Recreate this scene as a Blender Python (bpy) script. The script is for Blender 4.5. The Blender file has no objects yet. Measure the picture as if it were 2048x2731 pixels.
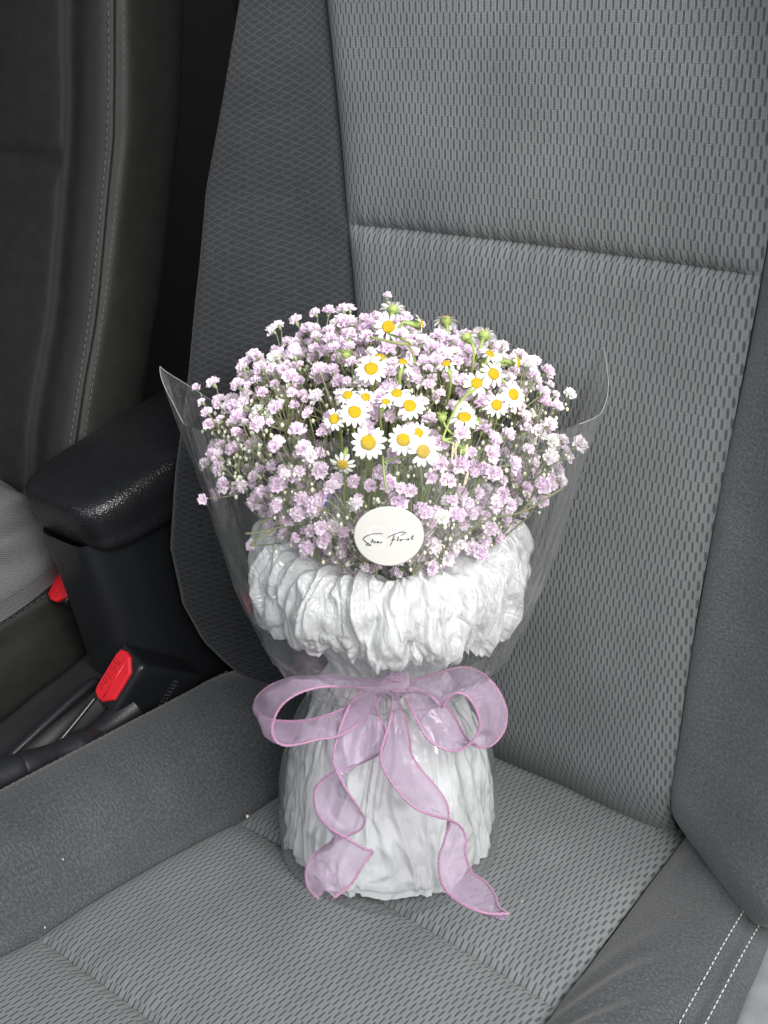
import bpy, math, random
import numpy as np
from mathutils import Vector, Matrix, noise
sc = bpy.context.scene
COL = sc.collection
R = math.radians
rnd = random.Random(7)

# ------------------------------------------------------------------ camera, world, lights, exposure
CAM = np.array([.48586, -.59040, .80992])
CF = np.array([-.59302502, .59502344, -.54246514])
CR = np.array([.76813555, .62008653, -.15956339])
CU = np.array([-.24143136, .51131184, .82478549])
FPX = 3115.2
cam = bpy.data.objects.new('camera', bpy.data.cameras.new('camera'))
COL.objects.link(cam)
cam.data.sensor_fit = 'VERTICAL'; cam.data.sensor_height = 36
cam.data.lens = FPX / 2731 * 36
cam.data.clip_start = .01; cam.data.clip_end = 50
cam.matrix_world = Matrix(((CR[0], CU[0], -CF[0], CAM[0]), (CR[1], CU[1], -CF[1], CAM[1]), (CR[2], CU[2], -CF[2], CAM[2]), (0, 0, 0, 1)))
sc.camera = cam

world = bpy.data.worlds.new('World'); sc.world = world; world.use_nodes = True
bg = world.node_tree.nodes['Background']
bg.inputs[0].default_value = (.80, .87, 1, 1); bg.inputs[1].default_value = .13

def area(name, loc, target, sx, sy, power, col):
    l = bpy.data.lights.new(name, 'AREA'); l.shape = 'RECTANGLE'; l.size = sx; l.size_y = sy
    l.energy = power; l.color = col
    o = bpy.data.objects.new(name, l); COL.objects.link(o); o.location = loc
    o.rotation_euler = (Vector(target) - Vector(loc)).to_track_quat('-Z', 'Y').to_euler()
    return o
area('door_opening_daylight', (1.02, -.40, 1.20), (.05, -.15, .15), 1.0, .7, 48, (1, .985, .96))
area('windscreen_daylight', (-.1, -1.5, 1.65), (0, -.1, .1), 1.2, .7, 12, (.95, .98, 1))
area('sunlit_ground_outside_door', (1.0, -.62, -.36), (0, -.25, .33), .18, .7, 5.5, (1, .86, .62))
sc.view_settings.view_transform = 'Standard'; sc.view_settings.look = 'None'
sc.view_settings.exposure = .12; sc.view_settings.gamma = 1
sc.cycles.transparent_max_bounces = 24
sc.cycles.max_bounces = 7
sc.cycles.use_denoising = True
sc.cycles.use_adaptive_sampling = True; sc.cycles.adaptive_threshold = .02

# ------------------------------------------------------------------ helpers
def ray(px, py):
    return CF + CR * (px - 1024) / FPX - CU * (py - 1365.5) / FPX
def hit(px, py, P0, n):
    d = ray(px, py); n = np.array(n, float)
    return CAM + d * (((np.array(P0, float) - CAM) @ n) / (d @ n))
def onX(x, y, X):            # photo point (1659 px wide copy) on the plane x = X
    return hit(x * K, y * K, (X, 0, 0), (1, 0, 0))
K = 2048 / 1659

def tag(o, label=None, cat=None, group=None, kind=None):
    if label: o['label'] = label
    if cat: o['category'] = cat
    if group: o['group'] = group
    if kind: o['kind'] = kind
    return o
def empty(name, M=None):
    o = bpy.data.objects.new(name, None); COL.objects.link(o)
    if M is not None: o.matrix_world = M
    return o
def link(name, me, parent=None, mats=(), smooth=True, M=None):
    o = bpy.data.objects.new(name, me); COL.objects.link(o)
    if parent is not None: o.parent = parent
    if M is not None: o.matrix_local = M
    if not me.materials:
        for m in mats: me.materials.append(m)
    if smooth and len(me.polygons):
        me.polygons.foreach_set('use_smooth', np.ones(len(me.polygons), bool))
    return o
class MB:
    def __init__(s): s.v = []; s.f = []; s.m = []; s.a = []
    def add(s, verts, faces, mat=0, att=0.):
        k = len(s.v); s.v += [tuple(map(float, q)) for q in verts]
        s.a += [att] * (len(s.v) - k)
        s.f += [tuple(i + k for i in f) for f in faces]; s.m += [mat] * len(faces)
    def mesh(s, name, attr=None):
        me = bpy.data.meshes.new(name); me.from_pydata(s.v, [], s.f); 
        me.polygons.foreach_set('material_index', s.m)
        if attr:
            at = me.attributes.new(attr, 'FLOAT', 'POINT'); at.data.foreach_set('value', s.a)
        me.update(); return me
    def build(s, name, mats, parent=None, smooth=True, attr=None):
        me = s.mesh(name, attr)
        for m in (mats if isinstance(mats, (list, tuple)) else [mats]): me.materials.append(m)
        return link(name, me, parent, (), smooth)
    def box(s, c, size, ax=None, mat=0):
        ax = ax if ax is not None else np.eye(3); c = np.array(c, float)
        vs = [c + ax[0] * size[0] * i / 2 + ax[1] * size[1] * j / 2 + ax[2] * size[2] * k / 2 for i in (-1, 1) for j in (-1, 1) for k in (-1, 1)]
        s.add(vs, [(0, 1, 3, 2), (4, 6, 7, 5), (0, 4, 5, 1), (2, 3, 7, 6), (0, 2, 6, 4), (1, 5, 7, 3)], mat)
    def tube(s, pts, rad, n=6, mat=0, cap=True, att=0., twist=0):
        pts = np.array(pts, float); m = len(pts)
        rad = np.full(m, rad) if np.isscalar(rad) else np.array(rad)
        T = np.gradient(pts, axis=0); T /= np.linalg.norm(T, axis=1)[:, None] + 1e-12
        ref = np.array([0, 0, 1.]) if abs(T[0][2]) < .9 else np.array([1., 0, 0])
        u = np.cross(T[0], ref); u /= np.linalg.norm(u)
        vs = []
        for i in range(m):
            u = u - (u @ T[i]) * T[i]; u /= np.linalg.norm(u) + 1e-12; w = np.cross(T[i], u)
            for k in range(n):
                th = 2 * math.pi * k / n
                rr = rad[i]
                if twist: rr = rad[i] * (1 + .24 * math.cos(2 * (th - twist * i)))
                vs.append(pts[i] + rr * (math.cos(th) * u + math.sin(th) * w))
        fs = [(i * n + k, i * n + (k + 1) % n, (i + 1) * n + (k + 1) % n, (i + 1) * n + k) for i in range(m - 1) for k in range(n)]
        if cap: fs += [tuple(range(n - 1, -1, -1)), tuple((m - 1) * n + k for k in range(n))]
        s.add(vs, fs, mat, att)
def grid(name, nu, nv, fn, mats, parent=None, closed=False, uvfn=None, flip=False):
    us = np.linspace(0, 1, nu, endpoint=not closed); vs_ = np.linspace(0, 1, nv)
    V = [fn(u, v) for v in vs_ for u in us]
    F = []; nuu = nu if closed else nu - 1
    for j in range(nv - 1):
        for i in range(nuu):
            q = (j * nu + i, j * nu + (i + 1) % nu, (j + 1) * nu + (i + 1) % nu, (j + 1) * nu + i)
            F.append(q[::-1] if flip else q)
    me = bpy.data.meshes.new(name); me.from_pydata([tuple(map(float, p)) for p in V], [], F); me.update()
    if uvfn:
        uvs = np.array([uvfn(u, v) for v in vs_ for u in us], float)
        lay = me.uv_layers.new(name='UVMap')
        li = np.empty(len(me.loops), int); me.loops.foreach_get('vertex_index', li)
        lay.data.foreach_set('uv', uvs[li].astype(np.float32).ravel())
    for m in (mats if isinstance(mats, (list, tuple)) else [mats]): me.materials.append(m)
    return link(name, me, parent)
def spline(pts, n):
    P = np.array(pts, float); m = len(P); out = []
    d = np.r_[0, np.cumsum(np.linalg.norm(np.diff(P, axis=0), axis=1) ** .5 + 1e-9)]
    for t in np.linspace(0, d[-1], n):
        i = min(max(np.searchsorted(d, t) - 1, 0), m - 2)
        p0, p1, p2, p3 = P[max(i - 1, 0)], P[i], P[i + 1], P[min(i + 2, m - 1)]
        x = (t - d[i]) / (d[i + 1] - d[i])
        m1 = (p2 - p0) / 2; m2 = (p3 - p1) / 2
        out.append((2 * x**3 - 3 * x**2 + 1) * p1 + (x**3 - 2 * x**2 + x) * m1 + (-2 * x**3 + 3 * x**2) * p2 + (x**3 - x**2) * m2)
    return np.array(out)
def nz(x, y=0., z=0.): return noise.noise(Vector((x, y, z)))
def ridge(x, y, z): return 1 - 2 * abs(noise.noise(Vector((x, y, z))))
_TH = {}
def _hv(i, j, k):
    q = (i, j, k)
    if q not in _TH: _TH[q] = random.Random(i * 7349 + j * 91 + k * 100003).uniform(-1, 1)
    return _TH[q]
def facet(u, v, per, k):     # creased sheet: flat triangles between random heights, periodic in u
    u = u + .5 * (math.floor(v) % 2) * 0; i = math.floor(u); j = math.floor(v); a = u - i; b = v - j
    i0 = i % per; i1 = (i + 1) % per
    if (i + j) % 2:
        if a + b < 1: h = _hv(i0, j, k); return h + (_hv(i1, j, k) - h) * a + (_hv(i0, j + 1, k) - h) * b
        h = _hv(i1, j + 1, k); return h + (_hv(i0, j + 1, k) - h) * (1 - a) + (_hv(i1, j, k) - h) * (1 - b)
    if a > b: h = _hv(i1, j, k); return h + (_hv(i0, j, k) - h) * (1 - a) + (_hv(i1, j + 1, k) - h) * b
    h = _hv(i0, j + 1, k); return h + (_hv(i1, j + 1, k) - h) * a + (_hv(i0, j, k) - h) * (1 - b)
def sstep(a, b, x):
    t = min(max((x - a) / (b - a), 0), 1); return t * t * (3 - 2 * t)

# ------------------------------------------------------------------ materials
class NT:
    def __init__(s, name):
        s.mat = bpy.data.materials.new(name); s.mat.use_nodes = True; s.t = s.mat.node_tree
        s.b = s.t.nodes['Principled BSDF']; s.out = s.t.nodes['Material Output']
    def n(s, typ, **kw):
        nd = s.t.nodes.new(typ)
        for k, v in kw.items():
            if hasattr(nd, k): setattr(nd, k, v)
            else: nd.inputs[k].default_value = v
        return nd
    def l(s, a, b): s.t.links.new(a, b)
    def m(s, op, a, b=0., c=0.):
        nd = s.t.nodes.new('ShaderNodeMath'); nd.operation = op
        for i, x in enumerate((a, b, c)):
            if isinstance(x, (int, float)): nd.inputs[i].default_value = x
            else: s.l(x, nd.inputs[i])
        return nd.outputs[0]
    def ss(s, x, a, b):
        nd = s.t.nodes.new('ShaderNodeMapRange'); nd.interpolation_type = 'SMOOTHSTEP'
        s.l(x, nd.inputs[0]); nd.inputs[1].default_value = a; nd.inputs[2].default_value = b
        return nd.outputs[0]
    def mix(s, f, a, b):
        nd = s.t.nodes.new('ShaderNodeMix'); nd.data_type = 'RGBA'
        if isinstance(f, (int, float)): nd.inputs[0].default_value = f
        else: s.l(f, nd.inputs[0])
        for i, x in ((6, a), (7, b)):
            if isinstance(x, tuple): nd.inputs[i].default_value = (*x, 1)
            else: s.l(x, nd.inputs[i])
        return nd.outputs[2]
    def noise(s, scale, detail=3, co=None, rough=.5):
        nd = s.n('ShaderNodeTexNoise'); nd.inputs['Scale'].default_value = scale; nd.inputs['Detail'].default_value = detail
        nd.inputs['Roughness'].default_value = rough
        if co is None: co = s.co()
        s.l(co, nd.inputs['Vector']); return nd.outputs[0]
    def co(s, which='Object'):
        if not hasattr(s, '_tc'): s._tc = s.n('ShaderNodeTexCoord')
        return s._tc.outputs[which]
    def bump(s, h, strength=.5, dist=.001):
        nd = s.n('ShaderNodeBump'); nd.inputs['Strength'].default_value = strength; nd.inputs['Distance'].default_value = dist
        s.l(h, nd.inputs['Height']); s.l(nd.outputs[0], s.b.inputs['Normal']); return nd
    def set(s, **kw):
        for k, v in kw.items():
            k = k.replace('_', ' ')
            if isinstance(v, tuple) and len(v) == 3: v = (*v, 1)
            if hasattr(v, 'is_linked'): s.l(v, s.b.inputs[k])
            else: s.b.inputs[k].default_value = v
        return s
def plain(name, col, rough=.6, var=.15, scale=300, bump=.0, **kw):
    t = NT(name); f = t.noise(scale, 4)
    c0 = tuple(x * (1 - var) for x in col); c1 = tuple(min(1, x * (1 + var)) for x in col)
    t.set(Base_Color=t.mix(f, c0, c1), Roughness=rough, **kw)
    if bump: t.bump(f, bump)
    return t.mat

def weave():
    t = NT('seat_weave'); uv = t.n('ShaderNodeUVMap'); sp = t.n('ShaderNodeSeparateXYZ'); t.l(uv.outputs[0], sp.inputs[0])
    u, v = sp.outputs[0], sp.outputs[1]
    wob = t.noise(900, 2, uv.outputs[0])
    u = t.m('ADD', u, t.m('MULTIPLY', t.m('SUBTRACT', wob, .5), .0010))
    row = t.m('DIVIDE', t.m('ADD', v, t.m('MULTIPLY', t.noise(22, 2, uv.outputs[0]), .004)), .0080); ri = t.m('FLOOR', row); fr = t.m('FRACT', row)
    off = t.m('MULTIPLY', t.m('FLOORED_MODULO', ri, 2.), .5)
    fu = t.m('FRACT', t.m('ADD', t.m('DIVIDE', u, .0055), off))
    du = t.m('ABSOLUTE', t.m('SUBTRACT', fu, .5)); dv = t.m('ABSOLUTE', t.m('SUBTRACT', fr, .5))
    wid = t.m('SUBTRACT', .135, t.m('MULTIPLY', t.ss(dv, .3, .56), .11))
    slot = t.m('MULTIPLY', t.ss(t.m('SUBTRACT', wid, du), -.045, .045), t.ss(t.m('SUBTRACT', .5, dv), -.02, .05))
    ribs = t.m('SINE', t.m('MULTIPLY', v, 2 * math.pi / .00115))
    ribv = t.m('SINE', t.m('MULTIPLY', u, 2 * math.pi / .001))
    rowline = t.m('MULTIPLY', t.ss(dv, .42, .5), .5)
    edge = t.ss(t.m('ABSOLUTE', t.m('SUBTRACT', du, .235)), .06, .0)
    h = t.m('SUBTRACT', t.m('ADD', t.m('MULTIPLY', ribs, .10), t.m('MULTIPLY', edge, .25)), slot)
    h = t.m('ADD', h, t.m('MULTIPLY', ribv, .05))
    h = t.m('SUBTRACT', h, t.m('MULTIPLY', rowline, .35))
    fine = t.noise(2500, 2, uv.outputs[0]); big = t.noise(14, 3, uv.outputs[0])
    c = t.mix(fine, (.096, .105, .108), (.188, .202, .206))
    c = t.mix(t.m('MULTIPLY', t.ss(ribs, -.2, -1.), .45), c, (.06, .066, .068))
    c = t.mix(t.m('MULTIPLY', edge, .35), c, (.25, .26, .26))
    c = t.mix(t.m('MULTIPLY', rowline, .6), c, (.05, .055, .058))
    c = t.mix(t.m('MULTIPLY', slot, .74), c, (.024, .027, .032))
    hs = t.n('ShaderNodeHueSaturation'); t.l(c, hs.inputs['Color']); t.l(t.m('ADD', t.m('MULTIPLY', big, .4), .8), hs.inputs['Value'])
    t.set(Base_Color=hs.outputs[0], Roughness=.85, Sheen_Weight=.12, Sheen_Roughness=.5)
    t.b.inputs['Specular IOR Level'].default_value = .25
    t.bump(h, .8, .0008)
    return t.mat
def velour(name, k=1., lines=.6, nap=.4):
    t = NT(name); uv = t.n('ShaderNodeUVMap'); sp = t.n('ShaderNodeSeparateXYZ'); t.l(uv.outputs[0], sp.inputs[0])
    w = t.noise(330, 2, uv.outputs[0]); w2 = t.noise(260, 2, t.co())
    u = t.m('ADD', t.m('DIVIDE', sp.outputs[0], .0096), t.m('MULTIPLY', t.m('SUBTRACT', w, .5), .45))
    v = t.m('ADD', t.m('DIVIDE', sp.outputs[1], .0060), t.m('MULTIPLY', t.m('SUBTRACT', w2, .5), .45))
    p = t.m('FRACT', t.m('ADD', u, v)); q = t.m('FRACT', t.m('SUBTRACT', u, v))
    dp = t.m('ABSOLUTE', t.m('SUBTRACT', p, .5)); dq = t.m('ABSOLUTE', t.m('SUBTRACT', q, .5))
    ln = t.m('MAXIMUM', t.ss(dp, .33, .48), t.ss(dq, .33, .48))
    fine = t.noise(1300, 3, uv.outputs[0], .7); mid = t.noise(520, 4, uv.outputs[0], .75); big = t.noise(18, 3, uv.outputs[0])
    c = t.mix(fine, tuple(x * k for x in (.019, .0205, .0222)), tuple(x * k for x in (.043, .046, .049)))
    c = t.mix(t.m('MULTIPLY', ln, lines), c, tuple(x * k for x in (.062, .066, .073)))
    c = t.mix(t.m('MULTIPLY', t.ss(mid, .42, .66), nap), c, tuple(x * k for x in (.085, .09, .096)))
    hs = t.n('ShaderNodeHueSaturation'); t.l(c, hs.inputs['Color']); t.l(t.m('ADD', t.m('MULTIPLY', big, .6), .7), hs.inputs['Value'])
    t.set(Base_Color=hs.outputs[0], Roughness=.9, Sheen_Weight=.22, Sheen_Roughness=.4)
    t.b.inputs['Specular IOR Level'].default_value = .15
    t.bump(t.m('ADD', t.m('MULTIPLY', ln, .7 * lines), t.m('MULTIPLY', fine, .7)), .5, .0008)
    return t.mat
def leather(name, col, rough=.42, scale=900, b=.35):
    t = NT(name); vo = t.n('ShaderNodeTexVoronoi'); vo.feature = 'DISTANCE_TO_EDGE'; vo.inputs['Scale'].default_value = scale
    t.l(t.co(), vo.inputs['Vector']); f = t.noise(60, 4); g = t.noise(scale * .35, 3)
    t.set(Base_Color=t.mix(f, tuple(x * .75 for x in col), tuple(x * 1.3 for x in col)), Roughness=t.m('ADD', t.m('MULTIPLY', f, .2), rough - .1))
    h = t.m('ADD', t.ss(vo.outputs['Distance'], 0, .25), t.m('MULTIPLY', g, .8))
    t.bump(h, b, .0006); return t.mat
def cellophane():
    t = NT('cellophane'); t.t.nodes.remove(t.b)
    lw = t.n('ShaderNodeLayerWeight'); lw.inputs[0].default_value = .5
    bp = t.n('ShaderNodeBump'); bp.inputs['Strength'].default_value = .7; bp.inputs['Distance'].default_value = .007
    mp = t.n('ShaderNodeMapping'); mp.inputs['Scale'].default_value = (1, 1, .22); t.l(t.co(), mp.inputs[0]); f = t.noise(48, 3, mp.outputs[0]); t.l(f, bp.inputs['Height'])
    t.l(bp.outputs[0], lw.inputs['Normal'])
    fac = t.m('ADD', .07, t.m('MULTIPLY', t.m('POWER', lw.outputs['Facing'], 3.), .8))
    gl = t.n('ShaderNodeBsdfGlossy'); gl.inputs['Roughness'].default_value = .07; t.l(bp.outputs[0], gl.inputs['Normal'])
    tr = t.n('ShaderNodeBsdfTransparent'); tr.inputs[0].default_value = (.975, .98, .98, 1)
    df = t.n('ShaderNodeBsdfDiffuse'); df.inputs[0].default_value = (.7, .72, .72, 1)
    mx0 = t.n('ShaderNodeMixShader'); t.l(t.m('ADD', .03, t.m('MULTIPLY', t.m('POWER', lw.outputs['Facing'], 4.), .32)), mx0.inputs[0]); t.l(tr.outputs[0], mx0.inputs[1]); t.l(df.outputs[0], mx0.inputs[2])
    mx = t.n('ShaderNodeMixShader'); t.l(fac, mx.inputs[0]); t.l(mx0.outputs[0], mx.inputs[1]); t.l(gl.outputs[0], mx.inputs[2])
    t.l(mx.outputs[0], t.out.inputs[0]); return t.mat
def film(name, k1, sy, bs, bd, ek=.13):               # white crinkled wrapping film
    t = NT(name); uv = t.n('ShaderNodeUVMap')
    wn = t.n('ShaderNodeTexNoise'); wn.inputs['Scale'].default_value = 38; wn.inputs['Detail'].default_value = 3; t.l(uv.outputs[0], wn.inputs['Vector'])
    vs = t.n('ShaderNodeVectorMath'); vs.operation = 'MULTIPLY_ADD'; t.l(wn.outputs['Color'], vs.inputs[0]); vs.inputs[1].default_value = (.022, .03, 0); t.l(uv.outputs[0], vs.inputs[2])
    def vor(sc_, sx, sy):
        sv = t.n('ShaderNodeVectorMath'); sv.operation = 'MULTIPLY'; t.l(vs.outputs[0], sv.inputs[0]); sv.inputs[1].default_value = (sx, sy, 1)
        v = t.n('ShaderNodeTexVoronoi'); v.voronoi_dimensions = '2D'; v.inputs['Scale'].default_value = sc_; t.l(sv.outputs[0], v.inputs['Vector']); return v.outputs['Distance']
    h = t.m('ADD', vor(k1, 1.25, sy), t.m('MULTIPLY', vor(k1 * 2.3, 1.2, sy * 1.2), .34))
    def ved(sc_, sx, sy):
        sv = t.n('ShaderNodeVectorMath'); sv.operation = 'MULTIPLY'; t.l(vs.outputs[0], sv.inputs[0]); sv.inputs[1].default_value = (sx, sy, 1)
        v = t.n('ShaderNodeTexVoronoi'); v.voronoi_dimensions = '2D'; v.feature = 'DISTANCE_TO_EDGE'; v.inputs['Scale'].default_value = sc_; t.l(sv.outputs[0], v.inputs['Vector']); return t.ss(v.outputs['Distance'], 0., .09)
    h = t.m('SUBTRACT', h, t.m('MULTIPLY', t.m('ADD', ved(k1 * 1.2, 1.3, sy), ved(k1 * 2.6, 1.1, sy * 1.4)), ek))
    f2 = t.noise(70, 4)
    t.set(Base_Color=t.mix(f2, (.66, .675, .69), (.76, .77, .78)), Roughness=.16)
    t.b.inputs['Specular IOR Level'].default_value = .85
    t.bump(h, bs, bd)
    tl = t.n('ShaderNodeBsdfTranslucent'); tl.inputs[0].default_value = (.86, .87, .89, 1)
    mx = t.n('ShaderNodeMixShader'); mx.inputs[0].default_value = .2
    t.l(t.b.outputs[0], mx.inputs[1]); t.l(tl.outputs[0], mx.inputs[2])
    tp = t.n('ShaderNodeBsdfTransparent'); m2 = t.n('ShaderNodeMixShader'); m2.inputs[0].default_value = .10
    t.l(mx.outputs[0], m2.inputs[1]); t.l(tp.outputs[0], m2.inputs[2]); t.l(m2.outputs[0], t.out.inputs[0]); return t.mat
def organza(name='mauve_organza', op=.33):
    t = NT(name); f = t.noise(2100, 1, rough=.8); g = t.noise(90, 3)
    t.set(Base_Color=t.mix(g, (.42, .30, .43), (.62, .48, .63)), Roughness=.22, Sheen_Weight=.5, Sheen_Roughness=.3)
    t.b.inputs['Sheen Tint'].default_value = (.9, .75, .95, 1)
    t.b.inputs['Metallic'].default_value = .5
    t.bump(f, 1., .0012)
    tr = t.n('ShaderNodeBsdfTransparent'); tr.inputs[0].default_value = (.93, .86, .94, 1)
    mx = t.n('ShaderNodeMixShader'); lw = t.n('ShaderNodeLayerWeight'); lw.inputs[0].default_value = .5
    t.l(t.m('ADD', t.m('MULTIPLY', t.m('POWER', lw.outputs['Facing'], 1.6), .5), t.m('ADD', t.m('MULTIPLY', t.ss(f, .4, .65), .14), op)), mx.inputs[0])
    t.l(tr.outputs[0], mx.inputs[1]); t.l(t.b.outputs[0], mx.inputs[2]); t.l(mx.outputs[0], t.out.inputs[0]); return t.mat
def blossom_mat():
    t = NT('gypsophila_petal'); a = t.n('ShaderNodeAttribute'); a.attribute_name = 'tint'
    g = t.n('ShaderNodeNewGeometry')
    c = t.mix(a.outputs['Fac'], (.92, .93, .88), (.82, .63, .82))
    c2 = t.mix(g.outputs['Random Per Island'], (.82, .63, .81), (.98, .95, .975))
    c = t.mix(t.m('MULTIPLY', a.outputs['Fac'], .55), c, c2)
    t.set(Base_Color=c, Roughness=.6)
    tl = t.n('ShaderNodeBsdfTranslucent'); t.l(c, tl.inputs[0])
    mx = t.n('ShaderNodeMixShader'); mx.inputs[0].default_value = .3
    t.l(t.b.outputs[0], mx.inputs[1]); t.l(tl.outputs[0], mx.inputs[2]); t.l(mx.outputs[0], t.out.inputs[0]); return t.mat
def petal_mat():
    t = NT('chamomile_petal'); f = t.noise(500, 2)
    t.set(Base_Color=t.mix(f, (.74, .75, .72), (.83, .83, .81)), Roughness=.5)
    tl = t.n('ShaderNodeBsdfTranslucent'); tl.inputs[0].default_value = (.9, .9, .82, 1)
    mx = t.n('ShaderNodeMixShader'); mx.inputs[0].default_value = .25
    t.l(t.b.outputs[0], mx.inputs[1]); t.l(tl.outputs[0], mx.inputs[2]); t.l(mx.outputs[0], t.out.inputs[0]); return t.mat
def disc_mat():
    t = NT('chamomile_disc'); vo = t.n('ShaderNodeTexVoronoi'); vo.inputs['Scale'].default_value = 1500; t.l(t.co(), vo.inputs['Vector'])
    t.set(Base_Color=t.mix(vo.outputs['Distance'], (.93, .68, .02), (.74, .42, .0)), Roughness=.7)
    t.bump(t.m('SUBTRACT', 1., vo.outputs['Distance']), .9, .0008); return t.mat
def denim():
    t = NT('grey_denim'); uv = t.n('ShaderNodeUVMap'); sp = t.n('ShaderNodeSeparateXYZ'); t.l(uv.outputs[0], sp.inputs[0])
    tw = t.m('SINE', t.m('MULTIPLY', t.m('ADD', sp.outputs[0], t.m('MULTIPLY', sp.outputs[1], .7)), 2 * math.pi / .0022))
    f = t.noise(700, 3, uv.outputs[0])
    t.set(Base_Color=t.mix(t.m('ADD', t.m('MULTIPLY', tw, .3), f), (.055, .055, .058), (.16, .157, .16)), Roughness=.85)
    t.bump(tw, .4, .0006); return t.mat

M_WEAVE = weave(); M_VEL_B = velour('back_velour', .66, .75, .12); M_VEL_LIT = velour('back_velour_lit', 2.2, .14, .6); M_VEL_C = velour('cushion_velour', 1.3, .16, .6)  # door-side copy of the back velour, light painted into its paler colour
M_BLACK = leather('black_vinyl', (.011, .0115, .013), .27, 380, .36); M_GRIP = leather('grip_leather', (.013, .014, .017), .42, 500, .14); M_DRV = leather('driver_leather', (.0125, .0125, .0115), .62, 700, .2)
M_PLASTIC = plain('black_plastic', (.012, .013, .015), .32, .2, 500, .1); M_PLDULL = plain('dull_black_plastic', (.016, .0165, .018), .6, .3, 260, .25)
M_DARKTRIM = leather('grey_trim', (.16, .165, .175), .38, 1300, .25); M_SILL = plain('sill_paint', (.42, .43, .43), .4, .06, 80)
M_RED = plain('red_button', (.66, .018, .028), .35, .08, 300, .05); M_REDDARK = plain('red_deboss', (.30, .008, .015), .5, .05)
M_THREAD = plain('grey_thread', (.36, .37, .36), .8, .15); M_THREADD = plain('dark_thread', (.085, .09, .085), .8, .15)
M_CORE = plain('core_plastic', (.03, .06, .065), .5, .1); M_WEDGE = plain('film_edge', (.42, .44, .44), .2, .05); M_CELL = cellophane(); M_FILM = film('collar_film', 95, .45, .5, .0042); M_SKIRT = film('skirt_film', 40, .34, .30, .0075, .04); M_ORG = organza(); M_ORGK = organza('mauve_organza_knot', .72)
M_CORD = plain('mauve_cord', (.27, .13, .225), .45, .5, 700, .4, Sheen_Weight=.3)
M_BLOS = blossom_mat(); M_CALYX = plain('calyx_green', (.22, .27, .13), .6, .3); M_STEM = plain('gypsophila_stem', (.20, .22, .105), .6, .35, 120)
M_STEMG = plain('chamomile_stem', (.22, .29, .075), .55, .25, 150); M_PETAL = petal_mat(); M_DISC = disc_mat()
M_BUD = plain('gypsophila_bud', (.66, .68, .52), .6, .2); M_STICK = plain('sticker_paper', (.45, .447, .43), .45, .04, 40)
M_MONO = plain('sticker_monogram', (.56, .56, .55), .45, .02); M_INK = plain('sticker_ink', (.035, .035, .038), .5, .1)
M_PAPER = plain('white_paper', (.80, .81, .79), .6, .04, 60); M_DENIM = denim()
M_FLOOR = plain('dark_carpet', (.010, .0105, .012), .95, .4, 300, .5); M_BLUE = plain('blue_tape', (.03, .09, .62), .4, .1)
M_GREYMARK = plain('embossed_grey', (.06, .063, .068), .5, .1); M_CRUMB = plain('pale_crumb', (.72, .62, .52), .7, .2)

# ------------------------------------------------------------------ the setting
mb = MB(); mb.add([(-3, -3, -.32), (3, -3, -.32), (3, 3, -.32), (-3, 3, -.32)], [(0, 1, 2, 3)])
tag(mb.build('car_floor', M_FLOOR), kind='structure')
# rear bench far in the dark between the seats
def rear(u, v):
    x = -2.2 + 3.2 * u; s = v
    crease = sum(.018 * math.exp(-((s - c) / .02) ** 2) for c in (.30, .37, .44))
    return (x, .95 + .25 * s + crease * .6 + .03 * nz(x * 3, s * 3), -.3 + 2.3 * s)
mb = MB(); mb.box((-1.3, -.3, .6), (.06, 4, 2.4)); tag(mb.build('driver_door', M_PLDULL, None, False), kind='structure')
tag(grid('rear_bench', 40, 80, rear, M_PLDULL), 'black rear bench in the dark gap between the two seats', 'bench')
# door sill panel outside the seat, lower right corner
SILLP = spline([(.335, -.055), (.345, -.02), (.38, -.012), (.62, -.02), (.64, -.2)], 30)
def sill(u, v):
    y = -.75 + 1.1 * u
    p = SILLP[int(round(v * 29))]
    return (p[0], y, p[1] + .0)
tag(grid('door_sill', 12, 30, sill, M_SILL), 'pale grey painted door sill beside the seat', 'door sill', kind='structure')

# ------------------------------------------------------------------ passenger seat
TC = R(14.5); TB = R(11.267)
NC = np.array([0, math.sin(TC), math.cos(TC)]); FC = np.array([0, -math.cos(TC), math.sin(TC)]); EX = np.array([1., 0, 0])
NB = np.array([0, -math.cos(TB), math.sin(TB)]); UB = np.array([0, math.sin(TB), math.cos(TB)])
def cush(x, v, w): return EX * x + FC * v + NC * w
def back(x, s, d): return EX * x + UB * s + NB * d
def chalf(v): return .1536 + .0718 * v
def bhalf(s): return .141 + .075 * s + .004
seat = empty('passenger_seat', Matrix.Translation((0, 0, 0)))
tag(seat, 'dark grey fabric passenger seat with woven centre panels carrying the bouquet', 'car seat')
# cushion panels
def cush_panel(v0, v1, name):
    def fn(u, t):
        v = v0 + (v1 - v0) * t; h = chalf(v); x = (2 * u - 1) * h
        de = h - abs(x); ds = min(v - v0, v1 - v)
        w = -.0095 * (1 - (1 - math.exp(-de / .008)) * (1 - .9 * math.exp(-ds / .0065)))
        w += .005 * (1 - (2 * t - 1) ** 2) + .004 * (1 - (x / h) ** 2) - .006
        w += .0012 * nz(x * 18, v * 18, 3) + .0006 * nz(x * 60, v * 60, 1)
        # gathered puckers along the seam
        w += .0009 * math.exp(-ds / .012) * math.sin(x * 420 + 3 * nz(x * 30, v * 4))
        if v < .0: w -= .3 * v * v
        return cush(x, v, w)
    return grid(name, 120, 70, fn, M_WEAVE, seat, uvfn=lambda u, t: ((2 * u - 1) * chalf(v0 + (v1 - v0) * t), v0 + (v1 - v0) * t))
cush_panel(-.12, .1958, 'cushion_panel'); cush_panel(.1958, .3947, 'cushion_panel'); cush_panel(.3947, .62, 'cushion_panel')
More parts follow.
